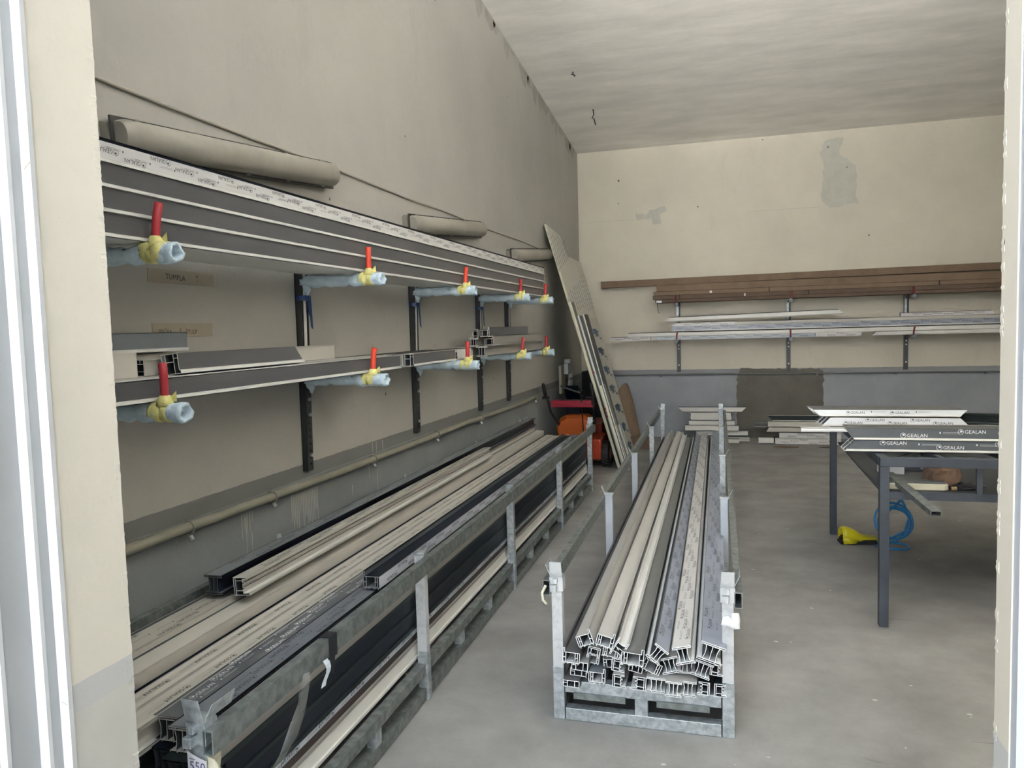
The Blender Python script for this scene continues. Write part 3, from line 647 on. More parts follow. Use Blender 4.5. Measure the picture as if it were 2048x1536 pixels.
CLEAR = mat('clear_stretch_film', (0.50, 0.51, 0.47), .15, alpha=.25)
mb = MB(); r = random.Random(4); vs = []; fs = []
path = [(1.95, .600, .035), (1.93, .55, .03), (1.90, .50, .045), (1.84, .45, .06), (1.76, .41, .05), (1.70, .37, .05)]
for i, (yy, zz, ww) in enumerate(path):
    for j in range(5): vs.append((xL(yy) + .036 + r.uniform(0, .014), yy + (j - 2) * ww * .38, zz + r.uniform(-.012, .012) - abs(j - 2) * .006))
for i in range(len(path) - 1):
    for j in range(4): fs.append((i * 5 + j, i * 5 + j + 1, (i + 1) * 5 + j + 1, (i + 1) * 5 + j))
mb.add(vs, fs, CLEAR); tag(mb.build('stretch_film', smooth=True), 'torn clear stretch film hanging from the near rail of left rack', 'film')
BLK = mat('black_tape', (.012, .013, .016), .5)
mb = MB(); mb.hollow((xL(2.14) + .016, 2.115, .606), (xL(2.14) + .016, 2.165, .606), .036, .072, .002, BLK)
mb.add([(xL(2.1) + .036, 2.11, .60), (xL(2.1) + .036, 2.15, .60), (xL(2.1) + .038, 2.13, .52), (xL(2.1) + .038, 2.11, .53)], [(0, 1, 2, 3)], BLK)
tag(mb.build('black_tape'), 'black tape band wrapped round the near rail of the left rack', 'tape')
mb = MB(); vs = []
for i in range(7): a = i / 6; vs += [(xL(2.05) + .040 + .006 * math.sin(a * 5), 2.06 + .01 * math.sin(a * 4), .59 - a * .085), (xL(2.05) + .042 + .006 * math.sin(a * 5), 2.085 + .01 * math.sin(a * 4), .59 - a * .085)]
mb.add(vs, [(2 * i, 2 * i + 1, 2 * i + 3, 2 * i + 2) for i in range(6)], mat('pale_blue_tape', (.62, .68, .75), .4)); tag(mb.build('tape_strip'), 'curled pale blue tape strip dangling off the left rack rail', 'tape')
# white lumps on the middle rack
mb = MB(); x = xC(3.0)
lumpy((x - .045, 2.972, .47), (x + .012, 2.972, .455), .020, 4, WHITE, mb, n=8, seg=6, ties=()); lumpy((x + .004, 2.975, .50), (x + .008, 2.975, .44), .016, 8, WHITE, mb, n=8, seg=5, ties=())
tag(mb.build('tape_wad', smooth=True), 'crumpled white tape wad stuck on the right front post of middle rack', 'tape')
mb = MB(); mb.tube([(x - .73, 2.955, .565), (x - .745, 2.95, .535), (x - .742, 2.95, .505), (x - .728, 2.953, .49)], .006, mat('twine', (.6, .58, .48), .8), 6)
tag(mb.build('twine_loop', smooth=True), 'bit of pale twine on the left front post of middle rack', 'string')
TORN = MB()
TORN.prism(rough_poly([(1.86, .120), (1.90, .105), (1.98, .115), (2.10, .130), (2.12, .165), (1.98, .170), (1.88, .170)], .006, 2, .02), 'x', xL(2) - .012, xL(2) - .004, WHITE); TORN.prism(rough_poly([(xL(2) - .07, 1.87), (xL(2) - .006, 1.87), (xL(2) - .006, 2.12), (xL(2) - .05, 2.10)], .005, 6, .02), 'z', .166, .170, WHITE)
tag(TORN.build('torn_paper'), 'torn white paper stuck on the lower rail of left rack', 'paper')
mb = MB(); mb.prism([(xL(3.5) + .0, .085), (xL(3.5) + .06, .06), (xL(3.5) + .055, .02), (xL(3.5), .04)], 'y', 5.15, 5.28, WHITE) if False else None

# ================================================================== load of the left rack
PB = 'window_profile'; yw = .69
def LR(kind, x, z, y, L, lb, cols, **k): return profile(PB, kind, L, (x - .012 * y, y, z), lb, cols, yaw=k.pop('yaw', yw), group=k.pop('group', 'bars in the left rack'), **k)
rows = [.206, .2835, .361, .4385]; colsx = [-1.845, -1.758, -1.671, -1.584, -1.505, -1.421]
cc = [NAVY, CREAM, NAVY, GREEN, CREAM, NAVY]; r = random.Random(12)
WL_ = ['fourth', 'third', 'second', 'first']; WC_ = ['wall side', 'second from wall', 'third from wall', 'third from rail', 'second from rail', 'nearest the rail']
for i, z in enumerate(rows):
    for j, x in enumerate(colsx):
        if j < 3 and i < 3: continue
        c = cc[(i * 2 + j * 3) % 6]; nm = {'foil_navy': 'navy', 'pvc_cream': 'cream', 'foil_dark_green': 'dark green'}[c.name]
        LR('H', x, z, 1.62 + r.uniform(0, .16), 5.75, '%s bar, %s layer below the top, %s, left rack' % (nm, WL_[i], WC_[j]), (GREEN if nm != 'cream' and i % 2 else TAUPE if i % 2 else PVC, c, c), group='bars in the lower layers of the left rack')
ztop = .516
LR('H', colsx[0], ztop, 1.45, 5.75, 'cream bar under the broad printed one beside the left wall', (PVC, CREAM, CREAM))
LR('H', colsx[1] + .012, ztop - .012, 1.46, 5.75, 'bar darkened to show as a gap right of the smooth cream one, left rack', (GREEN, NAVY, NAVY))  # navy colour stands in for the dark of the gap
LR('B', colsx[0] - .01, .592, 1.42, 5.9, 'broad cream bar with printed top along the wall side of left rack', (CREAM, CREAM, CREAM), film=[('top', mat('film_cream', (.50, .475, .42), .35, var=.06), INK, True, 1)], sc=(1.35, 1.25))
LR('B', colsx[1] + .005, .576, 1.43, 5.9, 'smooth unprinted cream bar beside the broad printed one, left rack', (CREAM, CREAM, CREAM), sc=(1.0, .95), roll=4)
LR('H', colsx[2] + .018, ztop, 1.47, 5.85, 'cream bar with printed strip, third from the wall in left rack', (PVC, CREAM, CREAM), sc=(.80, 1), film=[('top', MATS['film_cream'], INK, True, 2, (22, 22))], roll=0)
LR('H', colsx[3] + .01, ztop - .004, 1.50, 5.8, 'cream bar with printed strip, fourth from the wall in left rack', (PVC, CREAM, CREAM), sc=(.93, 1), film=[('top', MATS['film_cream'], INK, True, 4, (26, 18))])
LR('H', colsx[4] - .0, ztop - .004, 1.72, 5.6, 'navy bar with grey printed film and open end at bottom left', (CREAM, NAVY, NAVY, NAVY), film=[('top', FILMG, INKW, False, 2, (0, 2))])
LR('H', colsx[5] - .0, ztop - .004, 1.68, 5.7, 'navy bar with grey printed film lying next to the left rack rail', (CREAM, NAVY, NAVY, NAVY), film=[('top', mat('film_mid_grey', (.17, .185, .21), .32, var=.12), INK, True, 5, (2, 2))])
LR('H', -1.85, .676, 2.40, 5.0, 'dark bar with grey film on top, raised against the left wall', (ANTH, NAVY, NAVY), film=[('top', mat('film_slate', (.20, .22, .23), .35, var=.12), INK, False, 3, (0, 4))], sc=(.88, .95))
LR('S', -1.752, .668, 2.43, 3.15, 'cream notched bar on top with mitred far end, left rack', (PVC, CREAM, CREAM), film=[('top', MATS['film_cream'], INK, False, 6)], roll=-4)
LR('F', -1.392, .585, 2.79, 4.1, 'short black bar with white printed side on top by the left rail', (mat('ends_grey', (.3, .3, .3), .5), NAVY, FILMW, NAVY), mir=True, film=[('left', mat('film_lilac_white', (.52, .53, .60), .32, var=.06), INK, True, 1)], sc=(.95, 1))
# right-hand column, faces to the room
sx_ = -1.337
LR('W', sx_, .500, 1.66, 5.72, 'grey-beige bar, top of the outward-facing column in left rack', (GREEN, TAUPE, TAUPE), sc=(1, 1.1))
LR('W', sx_, .424, 1.70, 5.70, 'navy bar second from top on the room side of left rack', (GREEN, NAVY, NAVY))
LR('W', sx_, .353, 1.64, 5.74, 'dark green bar third down on the room side of left rack', (GREEN, NAVY, NAVY))
LR('W', sx_, .284, 1.62, 5.74, 'brown bar with a narrow printed white strip on room side of left rack', (TAUPE, BROWN, BROWN), film=[('right', mat('film_pale_blue', (.42, .45, .52), .32), INK, True, 2, (30, 0))])
LR('W', sx_, .214, 1.60, 5.78, 'cream bar lowest on the room side of the left rack', (PVC, PVC, PVC))

# ================================================================== load of the middle rack
GC = mat('pvc_greyish', (0.47, 0.46, 0.435), .4, var=.07, vscale=4, stretch=(3, .4, 3)); CE = mat('cut_end_white', (.80, .81, .81), .45)
def CR(kind, x, z, lb, top=None, roll=0, mir=False, dy=0, L=5.95, film=(), sc=(1, 1), side=None, dyaw=0, grp='bars in the middle rack'):
    top = GC if top in (None, CREAM) else top; s = side or top
    return profile(PB, kind, L, (x + .0, 2.93 + dy, z), lb, (CE, top, s, s), yaw=1.09 + dyaw, roll=roll, mir=mir, film=film, sc=sc, group=grp, t=2.7)
A1 = dict(sc=(.92, .92))
# left side
CR('F', -.632, .283, 'dark grey bar at far left of middle rack, above three small ends', ANTH, 3, dy=.0, mir=True, sc=(.9, .9))
CR('F', -.578, .352, 'cream bar tilted on top at the left of the middle rack', CREAM, -20, dy=.02, sc=(.85, .9), dyaw=.05)
CR('F', -.495, .362, 'cream bar on top, second from left in the middle rack', CREAM, 14, dy=.0, sc=(.9, .9), dyaw=-.1)
CR('S', -.548, .292, 'cream notched bar under the two top left ones, middle rack', CREAM, 100, dy=.05, sc=(.72, .72))
CR('F', -.480, .302, 'cream bar end tucked beneath the second top one, middle rack', CREAM, 10, dy=.04, sc=(.8, .72))
CR('B', -.602, .243, 'small boxy end under the far left dark bar, middle rack', CREAM, 4, dy=.02, sc=(.86, .80))
CR('B', -.612, .208, 'boxy end second from the bottom at far left, middle rack', TAUPE, 3, dy=.04, sc=(.86, .66))
CR('B', -.634, .177, 'bottommost boxy bar end at the far left of middle rack', ANTH, 2, dy=.0, sc=(.86, .62))
CR('F', -.535, .198, 'wide grey-blue topped bar low in the left of middle rack', STEELG, 2, dy=.03, sc=(.88, .85))
CR('H', -.441, .330, 'bar with printed white film leaning left of the dark grey one', FILMW, -58, dy=.02, sc=(.9, .62), film=[('top', FILMW, INK, False, 1)])
CR('F', -.388, .300, 'broad dark grey topped bar in the centre of middle rack', mat('foil_mid_grey', (.155, .16, .162), .42, var=.12, vscale=3), 5, dy=.0, sc=(1.15, 1.0), dyaw=.05)
CR('S', -.452, .250, 'notched white end below the leaning film bar, middle rack', CREAM, 8, dy=.05, sc=(.8, .72), mir=False)
CR('S', -.447, .195, 'lower notched white end left of centre, middle rack', CREAM, 3, dy=.03, sc=(.8, .75))
CR('B', -.383, .240, 'little boxy end right under the broad dark grey bar', CREAM, 12, dy=.06, sc=(.72, .8))
CR('S', -.368, .193, 'notched white end on the rack base, centre of middle rack', TAUPE, 4, dy=.03, mir=True, sc=(.9, .78))
CR('F', -.560, .250, 'cream bar end left of centre under the notched ones, middle rack', CREAM, 6, dy=.08, sc=(.7, .7))
CR('B', -.490, .245, 'flat boxy end between the left and centre groups, middle rack', CREAM, -6, dy=.07, sc=(.6, .8))
CR('B', -.520, .276, 'small boxy end just below the second top cream bar', CREAM, 12, dy=.10, sc=(.6, .7))
# centre right
CR('H', -.292, .330, 'blue-filmed bar tilted strongly beside the brown gap, middle rack', STEELG, 38, dy=.0, side=NAVY, sc=(.72, .86), film=[('top', FILMB, INK, False, 2)])
CR('F', -.318, .258, 'tilted bar end with a long lip below the blue-filmed bar', BROWN, 24, dy=.04, sc=(.95, .95), mir=True)
CR('H', -.248, .268, 'waisted end leaning right of the tilted lipped one', CREAM, -16, dy=.05, sc=(.86, .84))
CR('H', -.192, .335, 'bar with white printed film on top, right of centre in middle rack', CREAM, -14, dy=.0, sc=(.84, .90), film=[('top', FILMW, INK, False, 4)], dyaw=.08)
CR('H', -.183, .262, 'waisted end directly under the white printed bar', CREAM, 0, dy=.06, sc=(.8, .66))
CR('H', -.125, .272, 'waisted end tilted right, below the large blue-grey filmed bar', NAVY, 18, dy=.03, sc=(.86, .84))
CR('H', -.090, .352, 'large blue-grey filmed bar at the top right of middle rack', FILMB, 17, dy=.0, side=NAVY, sc=(1.08, .95), film=[('top', FILMB, INK, False, 3)], dyaw=-.05)
CR('S', -.072, .270, 'notched end at the right edge under the large filmed bar', NAVY, 6, dy=.05, sc=(.74, .72))
CR('H', -.299, .196, 'upright waisted end on the base, centre of middle rack', CREAM, 2, dy=.02, sc=(.9, .78))
CR('H', -.232, .196, 'waisted end on the base, right of the centre one', CREAM, 3, dy=.0, sc=(.72, .78))
CR('H', -.178, .194, 'waisted end on the base, third from the right post', CREAM, 3, dy=.02, sc=(.72, .78))
CR('S', -.120, .194, 'notched end on the base, second from the right post', GREEN, 3, dy=.04, sc=(.72, .74), mir=True)
CR('S', -.058, .192, 'notched end on the base nearest the right front post', GREEN, 2, dy=.04, sc=(.72, .74))

# ================================================================== workbench
TB = thing('work_table', 'dark grey steel workbench at the right loaded with mitred bars', 'table', (.74, 4.30, 0))
def tb(nm, fn, bevel=0, mt=None):
    m = MB(); fn(m); return m.build(nm, TB, (-.74, -4.30, 0), bevel=bevel)
tx0, tx1, ty0, ty1 = .72, 2.35, 4.30, 6.12
for x, y in ((tx0 + .022, ty0), (tx0 - .01, ty1), (tx1, ty0), (tx1, ty1)):
    tb('leg', lambda m: m.box(x - .023, x + .023, y - .023, y + .023, 0, .842, TSTEEL), .002)
for a, b in (((tx0, ty0, .866), (tx1 + .02, ty0, .866)), ((tx0 - .02, ty1, .866), (tx1 + .02, ty1, .866)), ((tx0 + .02, ty0 + .02, .866), (tx0, ty1, .866)), ((tx1, ty0 + .02, .866), (tx1, ty1, .866))):
    tb('top_beam', lambda m: m.beam(a, b, .046, .046, TSTEEL), .002)
for x in (1.02, 1.36, 1.75, 2.1): tb('cross_bar', lambda m: m.beam((x, ty0 + .02, .872), (x - .25, ty1, .872), .03, .03, TSTEEL))
for a, b in (((.75, 4.32, .858), (1.0, 4.62, .858)), ((1.02, 4.60, .86), (1.30, 4.34, .86))): tb('brace', lambda m: m.beam(a, b, .03, .02, GALVD))
def sh(m):
    m.box(tx0 + .02, 2.3, ty0 - .0, ty1, .688, .696, mat('shelf_sheet_dark', (.05, .055, .06), .6))
    m.box(tx0 + .025, 2.3, ty0 - .008, ty0 + .012, .672, .712, TSTEEL)
tb('shelf', sh)
tb('shelf_hanger', lambda m: m.box(1.165, 1.19, ty0 - .012, ty0 + .012, .69, .845, TSTEEL)); tb('shelf_hanger', lambda m: m.box(1.80, 1.825, ty0 - .012, ty0 + .012, .69, .845, TSTEEL))
GTB = 'mitred bars stacked on the workbench'
def TP(kind, x, y, z, L, lb, cols, mi, **k): return profile('mitred_profile', kind, L, (x, y, z), lb, cols, yaw=-90, mitre=mi, group=k.pop('group', GTB), cat='mitred bar', **k)
# local x -> world -y ; 'right' face (x+) looks to the camera
FDG = mat('film_dark_grey', (.095, .105, .118), .3, var=.1)
z0 = .889
for j in range(2):
    TP('W', .60, 4.47 + .085 * j, z0 + .038, 2.0, ['lower dark filmed bar at the front edge of the workbench', 'dark bar behind the lower front one on the workbench'][j], (PVC, ANTH, ANTH), (1, 0), film=[('right', FDG, INKW, False, 2, (0, 0), (.0185, .27))] if j == 0 else (), sc=(1, .88))
    TP('W', .60, 4.47 + .085 * j, z0 + .100, 2.0, ['upper dark filmed bar at the front edge of the workbench', 'dark bar behind the upper front one on the workbench'][j], (PVC, ANTH, ANTH), (-1, 0) if 0 else (-.7, 0), film=[('right', FDG, INKW, False, 5, (0, 0), (.0185, .27))] if j == 0 else (), sc=(1, .88))
for j in range(3):
    nm = ['front', 'middle', 'rearmost'][j]
    TP('B', .60 - .012 * j, 5.58 + .084 * j, z0 + .033, .83, 'white filmed mitred piece, lower layer, %s of three' % nm, (PVC, FILMW, FILMW), (1, -1), film=[('right', mat('film_bright_white', (.72, .75, .80), .3), INK, False, 1 + j, (0, 0), (.0165, .135))], sc=(1, 1.15), roll=0)
    TP('B', .515 - .012 * j, 5.28 + .084 * j, z0 + .114, .855, 'white filmed mitred piece, upper layer, %s of three' % nm, (PVC, FILMW, FILMW), (-1, 1), film=[('right', MATS['film_bright_white'], INK, False, 3 + j)], sc=(1, 1.25)) if 0 else \
    TP('W', .54 - .012 * j, 5.58 + .084 * j, z0 + .087, .885, 'white filmed mitred piece, upper layer, %s of three' % nm, (PVC, FILMW, ANTH), (-1, 1), film=[('right', MATS['film_bright_white'], INK, False, 3 + j, (0, 0), (.0165, .135))], sc=(1, .62))
profile('white_bar', 'B', .95, (.418, 5.30, .900), 'slim bright white bar sticking out left of the workbench', (WHITE, WHITE, WHITE), yaw=-90, sc=(.7, .42), cat='bar')
profile('window_profile', 'S', .9, (1.45, 5.75, z0 + .036), 'dark offcut lying at the back right of the workbench', (ANTH, GREEN, GREEN), yaw=-105, cat='offcut')
# things on the bench shelf
zs_ = .6965
mb = MB(); mb.prism([(.775, 4.42), (1.05, 4.42), (1.075, 4.44), (1.075, 4.60), (.775, 4.60)], 'z', zs_, zs_ + .034, BOARD); tag(mb.build('foam_board', bevel=.006), 'cream foam board lying on the shelf under the workbench', 'board')
mb = MB(); mb.box(.775, 1.06, 4.43, 4.75, zs_ + .0345, zs_ + .045, mat('grey_panel', (.17, .175, .18), .6)); tag(mb.build('grey_panel'), 'thin grey panel on top of the cream foam board', 'panel')
mb = MB(); mb.box(.80, .90, 4.62, 4.70, zs_ + .0455, zs_ + .105, WHITE); mb.box(.775, .80, 4.62, 4.70, zs_ + .0455, zs_ + .09, WHITE); tag(mb.build('foam_block', bevel=.003), 'white foam block standing on the grey panel under the workbench', 'block')
mb = MB(); mb.prism([(.875, zs_), (.955, zs_), (.875, zs_ + .075)], 'y', 5.35, 5.41, WHITE); tag(mb.build('foam_wedge'), 'white wedge farther back on the workbench shelf', 'block')
mb = MB(); mb.box(.90, 1.09, 4.72, 4.86, zs_ + .0455, zs_ + .085, mat('plastic_box_grey', (.11, .11, .135), .5))
for i in range(3): mb.box(1.0 + i * .02, 1.012 + i * .02, 4.714, 4.72, zs_ + .06 + (i % 2) * .008, zs_ + .066 + (i % 2) * .008, WHITE)
tag(mb.build('plastic_case', bevel=.004), 'dark grey plastic case behind the white block on the shelf', 'case')
# crumpled paper bag
def crumple(c, s, seed, m, n=14, k=9, amp=.22, sag=True, name='x', label='', cat='bag', flat=1):
    r = random.Random(seed); vs = []; fs = []
    for i in range(k + 1):
        t = i / k; ph = math.pi * t
        for j in range(n):
            a = 2 * math.pi * j / n; q = 1 + r.uniform(-amp, amp)
            vs.append((c[0] + s[0] * math.sin(ph) * math.cos(a) * q, c[1] + s[1] * math.sin(ph) * math.sin(a) * q, max(c[2] - s[2] * .62, c[2] - s[2] * math.cos(ph) * (1 + r.uniform(-amp, amp) * .6))))
    for i in range(k):
        for j in range(n): fs.append((i * n + j, i * n + (j + 1) % n, (i + 1) * n + (j + 1) % n, (i + 1) * n + j))
    mb = MB(); mb.add(vs, fs, m); return tag(mb.build(name), label, cat)
crumple((1.065, 4.52, zs_ + .056), (.088, .06, .085), 5, mat('kraft_paper', (.17, .105, .07), .7, var=.25, vscale=9), name='paper_bag', label='crumpled brown paper bag on the shelf under the workbench')
crumple((1.00, 4.86, zs_ + .05), (.13, .07, .07), 8, mat('black_cloth', (.018, .021, .022), .8), name='black_cloth', label='black cloth heaped behind the paper bag on the shelf', cat='cloth')
crumple((1.16, 4.50, zs_ + .014), (.10, .06, .018), 3, mat('dark_plastic', (.03, .032, .04), .35), name='plastic_sheet', label='flattened dark plastic sheet right of the paper bag', cat='plastic')
mb = MB(); mb.tube([(1.085, 4.43, zs_ + .012), (1.11, 4.43, zs_ + .014)], .011, mat('cork_brown', (.35, .24, .13), .7), 10); tag(mb.build('wooden_plug'), 'small tan plug at the front edge of the workbench shelf', 'plug')
mb = MB(); mb.tube([(1.0, 4.70, zs_ + .155), (1.005, 4.69, zs_ + .12), (.995, 4.66, zs_ + .10), (.95, 4.64, zs_ + .09)], .005, RUB, 6); tag(mb.build('black_cable', smooth=True), 'short black cable curling down above the paper bag', 'cable')
# square galvanised tube poking out towards the room
mb = MB(); mb.hollow((.889, 3.88, .700), (.815, 4.70, .7445), .046, .026, .003, GALVD); tag(mb.build('steel_tube'), 'galvanised square tube sticking out from the bench shelf', 'tube')
# foot pedal + hose
YEL = mat('pedal_yellow', (.62, .53, .015), .38)
PD = thing('foot_pedal', 'yellow hooded foot pedal on the floor by the bench leg', 'pedal', (.735, 5.88, 0), (0, 0, math.radians(10)))
mb = MB(); mb.prism([(0, -.055), (.22, -.055), (.235, -.04), (.235, .05), (.0, .055)], 'z', 0, .034, RUB); mb.prism([(-.012, 0), (.11, 0), (.11, .012), (-.012, .02)], 'y', -.05, .05, RUB); mb.build('base', PD, bevel=.003)
mb = MB(); vs = []; fs = []; prof_ = [(-.004, .112, .058), (.03, .118, .060), (.075, .105, .060), (.12, .078, .056), (.15, .058, .052), (.235, .050, .048)]
n = 13
for (x, h, w) in prof_:
    for j in range(n):
        a = math.pi * j / (n - 1); c_, s_ = math.cos(a), math.sin(a); vs.append((x, -w * (abs(c_) ** .6) * (1 if c_ > 0 else -1), .026 + (h - .026) * (abs(s_) ** .55)))
for i in range(len(prof_) - 1):
    for j in range(n - 1): fs.append((i * n + j, i * n + j + 1, (i + 1) * n + j + 1, (i + 1) * n + j))
fs.append(tuple((len(prof_) - 1) * n + j for j in range(n)))
mb.add(vs, fs, YEL)
for s in (-1, 1): mb.prism([(.0, .006), (.085, .010), (.10, .034), (.0, .06)], 'y', s * .060 - .001, s * .060 + .001, YEL)
o = mb.build('hood', PD, smooth=True); sm = o.modifiers.new('s', 'SOLIDIFY'); sm.thickness = .003
mb = MB(); mb.prism([(.005, .040), (.14, .052), (.14, .058), (.005, .048)], 'y', -.042, .042, RUB); mb.build('treadle', PD)
HOSE = mat('hose_blue', (.02, .22, .55), .3)
def spiral(cx, cy, cz, r0, turns, tilt, n=60, seed=0):
    r = random.Random(seed); ph = r.uniform(0, 6); out = []
    for i in range(n):
        a = ph + 2 * math.pi * turns * i / n; rr = r0 * (1 + .12 * math.sin(a * .37 + seed))
        out.append((cx + rr * math.cos(a), cy + rr * math.sin(a) * math.cos(tilt), cz + rr * math.sin(a) * math.sin(tilt) + .01 * math.sin(a * .5)))
    return out
mb = MB()
mb.tube([(.975, 5.93, .02), (1.03, 5.93, .016), (1.09, 5.98, .03)] + spiral(1.10, 5.98, .145, .115, 2.6, 1.30, seed=2) + [(1.13, 5.95, .30), (1.12, 5.8, .42), (1.10, 5.75, .56), (1.08, 5.75, .68)], .008, HOSE, 8)
mb.tube(spiral(1.06, 5.83, .008, .10, 1.0, 0.0, seed=5)[:-2], .008, HOSE, 8)
mb.tube([(.975, 5.905, .02), (1.04, 5.89, .014), (1.10, 5.91, .02), (1.17, 6.0, .06), (1.21, 6.05, .16), (1.17, 6.0, .27), (1.12, 5.86, .34), (1.14, 5.8, .5), (1.16, 5.8, .68)], .008, HOSE, 8)
tag(mb.build('air_hose', smooth=True), 'coiled blue air hose running from the pedal up to the bench', 'hose')

# ================================================================== snow blower in the far left corner
SB = thing('snow_blower', 'orange snow blower with black handlebars in the far corner', 'machine', (-1.72, 8.72, 0))
SBO = (1.72, -8.72, 0)
ORG = mat('blower_orange', (.42, .085, .012), .45, var=.12); ORD = mat('blower_red_orange', (.33, .038, .014), .4); SRED = mat('panel_red', (.28, .012, .03), .4)
def sb(nm, fn, smooth=False, bevel=0): m = MB(); fn(m); return m.build(nm, SB, SBO, smooth=smooth, bevel=bevel)
for s, xx in ((-1, -2.0), (1, -1.50)):
    o = sb('handlebar', lambda m: m.tube([(xx - s * -.0 + (-.02 if s < 0 else .02), 8.36, .84), (xx, 8.38, .78), (xx + (.015 if s < 0 else 0), 8.42, .66), (xx + (.08 if s < 0 else -.01), 8.5, .52), (xx + (.17 if s < 0 else -.05), 8.62, .36)], .014, RUB, 8), True)
    m = MB(); m.tube([(xx + (-.045 if s < 0 else -.005), 8.33, .985), (xx + (-.04 if s < 0 else -.004), 8.335, .96), (xx + (-.025 if s < 0 else .01), 8.35, .86), (xx - .02 if s < 0 else xx + .018, 8.36, .83)], [.014, .021, .021, .013], RUB, 10); m.build('grip', o, SBO if 0 else (0, 0, 0), smooth=True)
    m = MB(); m.tube([(xx - .05, 8.34, .825), (xx + .02, 8.36, .825)], .014, RUB, 8); m.tube([(xx - .055, 8.34, .825), (xx - .05, 8.34, .825)], .022, RUB, 8); m.build('lever', o, smooth=True)
sb('control_panel', lambda m: (m.box(-1.97, -1.50, 8.38, 8.50, .715, .790, SRED), m.box(-1.955, -1.515, 8.374, 8.38, .735, .765, SRED), m.box(-1.87, -1.63, 8.40, 8.47, .79, .797, RUB)), bevel=.006)
sb('chute_crank', lambda m: (m.tube([(-1.62, 8.36, .83), (-1.625, 8.42, .62), (-1.63, 8.5, .40)], .006, RUB, 6), m.tube([(-1.63, 8.36, .84), (-1.60, 8.36, .84)], .018, RUB, 8)), True)
def hood(m):
    sec = [(-.21, .30), (-.235, .48), (-.19, .56), (-.12, .60), (.10, .60), (.17, .555), (.19, .46), (.17, .28)]
    vs = []
    for yy, k, dz in ((8.50, .90, 0), (8.56, 1, .01), (8.78, 1, .0), (8.92, .86, -.03)): vs += [(-1.72 + x * k, yy, .28 + (z - .28) * k + dz) for x, z in sec]
    n = len(sec); m.add(vs, [(i * n + j, i * n + (j + 1) % n, (i + 1) * n + (j + 1) % n, (i + 1) * n + j) for i in range(3) for j in range(n)] + [tuple(range(n)), tuple(3 * n + j for j in range(n))], ORG)
    m.box(-1.88, -1.80, 8.485, 8.51, .34, .40, ORG)
sb('engine_cover', hood, bevel=.012)
def chas(m):
    m.prism([(8.52, .10), (8.52, .34), (8.95, .36), (9.05, .10)], 'x', -1.62, -1.44, ORD)
    m.prism([(8.60, .08), (8.60, .34), (9.0, .34), (9.0, .08)], 'x', -1.95, -1.62, ORD)
sb('chassis', chas, bevel=.02)
for xx in (-1.405, -1.985):
    def wh(m):
        n = 22; m.tube([(xx - .045, 8.70, .15), (xx - .035, 8.70, .15), (xx + .035, 8.70, .15), (xx + .045, 8.70, .15)], [.125, .148, .148, .125], RUB, n)
        for k in range(n): a = 2 * math.pi * k / n; m.beam((xx - .04, 8.70 + .146 * math.cos(a), .15 + .146 * math.sin(a)), (xx + .04, 8.70 + .146 * math.cos(a + .2), .15 + .146 * math.sin(a + .2)), .012, .010, RUB)
    o = sb('wheel', wh)
    m = MB(); m.tube([(xx - .048, 8.70, .15), (xx + .048, 8.70, .15)], .06, ORD, 14); m.build('rim', o)
def aug(m):
    m.prism([(9.05, .02), (9.0, .45), (9.25, .50), (9.45, .40), (9.48, .02)], 'x', -2.0, -1.985, ORD); m.prism([(9.05, .02), (9.0, .45), (9.25, .50), (9.45, .40), (9.48, .02)], 'x', -1.52, -1.505, ORD)
    m.prism([(9.0, .02), (9.0, .45), (9.25, .50), (9.45, .40), (9.44, .385), (9.25, .485), (9.02, .43), (9.02, .02)], 'x', -1.985, -1.52, ORD)
sb('auger_housing', aug)
sb('chute', lambda m: (m.prism([(8.98, .46), (9.22, .46), (9.20, .80), (8.90, .92), (8.84, .88), (9.0, .72)], 'x', -1.92, -1.76, NAVY), m.hexa([(-1.96, 8.84, .90), (-1.72, 8.84, .82), (-1.72, 9.06, .82), (-1.96, 9.06, .90), (-1.965, 8.84, .925), (-1.725, 8.84, .845), (-1.725, 9.06, .845), (-1.965, 9.06, .925)], mat('dull_green_plastic', (.05, .06, .05), .5))), bevel=.008)
mb = MB(); mb.prism([(-2.05, 0), (-1.62, 0), (-1.60, .95), (-1.72, 1.30), (-1.86, 1.02), (-2.03, .98)], 'y', 10.55, 10.59, mat('dark_sheeting', (.016, .016, .018), .7)); tag(mb.build('dark_sheet'), 'dark sheet standing in the corner behind the snow blower', 'sheet')
# wall gadget above the blower
WG = thing('wall_apparatus', 'white valve apparatus with grey pipes on the wall behind the blower', 'apparatus', (XL, 9.85, .98))
m = MB(); m.box(0, .035, -.28, -.02, -.22, .14, mat('apparatus_beige', (.42, .39, .30), .6)); m.build('backplate', WG, bevel=.004)
m = MB(); m.box(.035, .09, -.12, .10, .02, .16, WHITE); m.tube([(.06, 0, .16), (.06, 0, .21)], .045, WHITE, 10); m.build('valve_body', WG, bevel=.006)
for i, yy in enumerate((.02, .12)):
    m = MB(); m.tube([(.06, yy, .12), (.075, yy + .03, 0), (.07, yy + .02, -.12), (.06, yy, -.22)], .022, PVC, 8); m.tube([(.07, yy + .02, -.06), (.07, yy + .02, -.03)], .028, GALV, 8); m.build('pipe', WG, smooth=True)

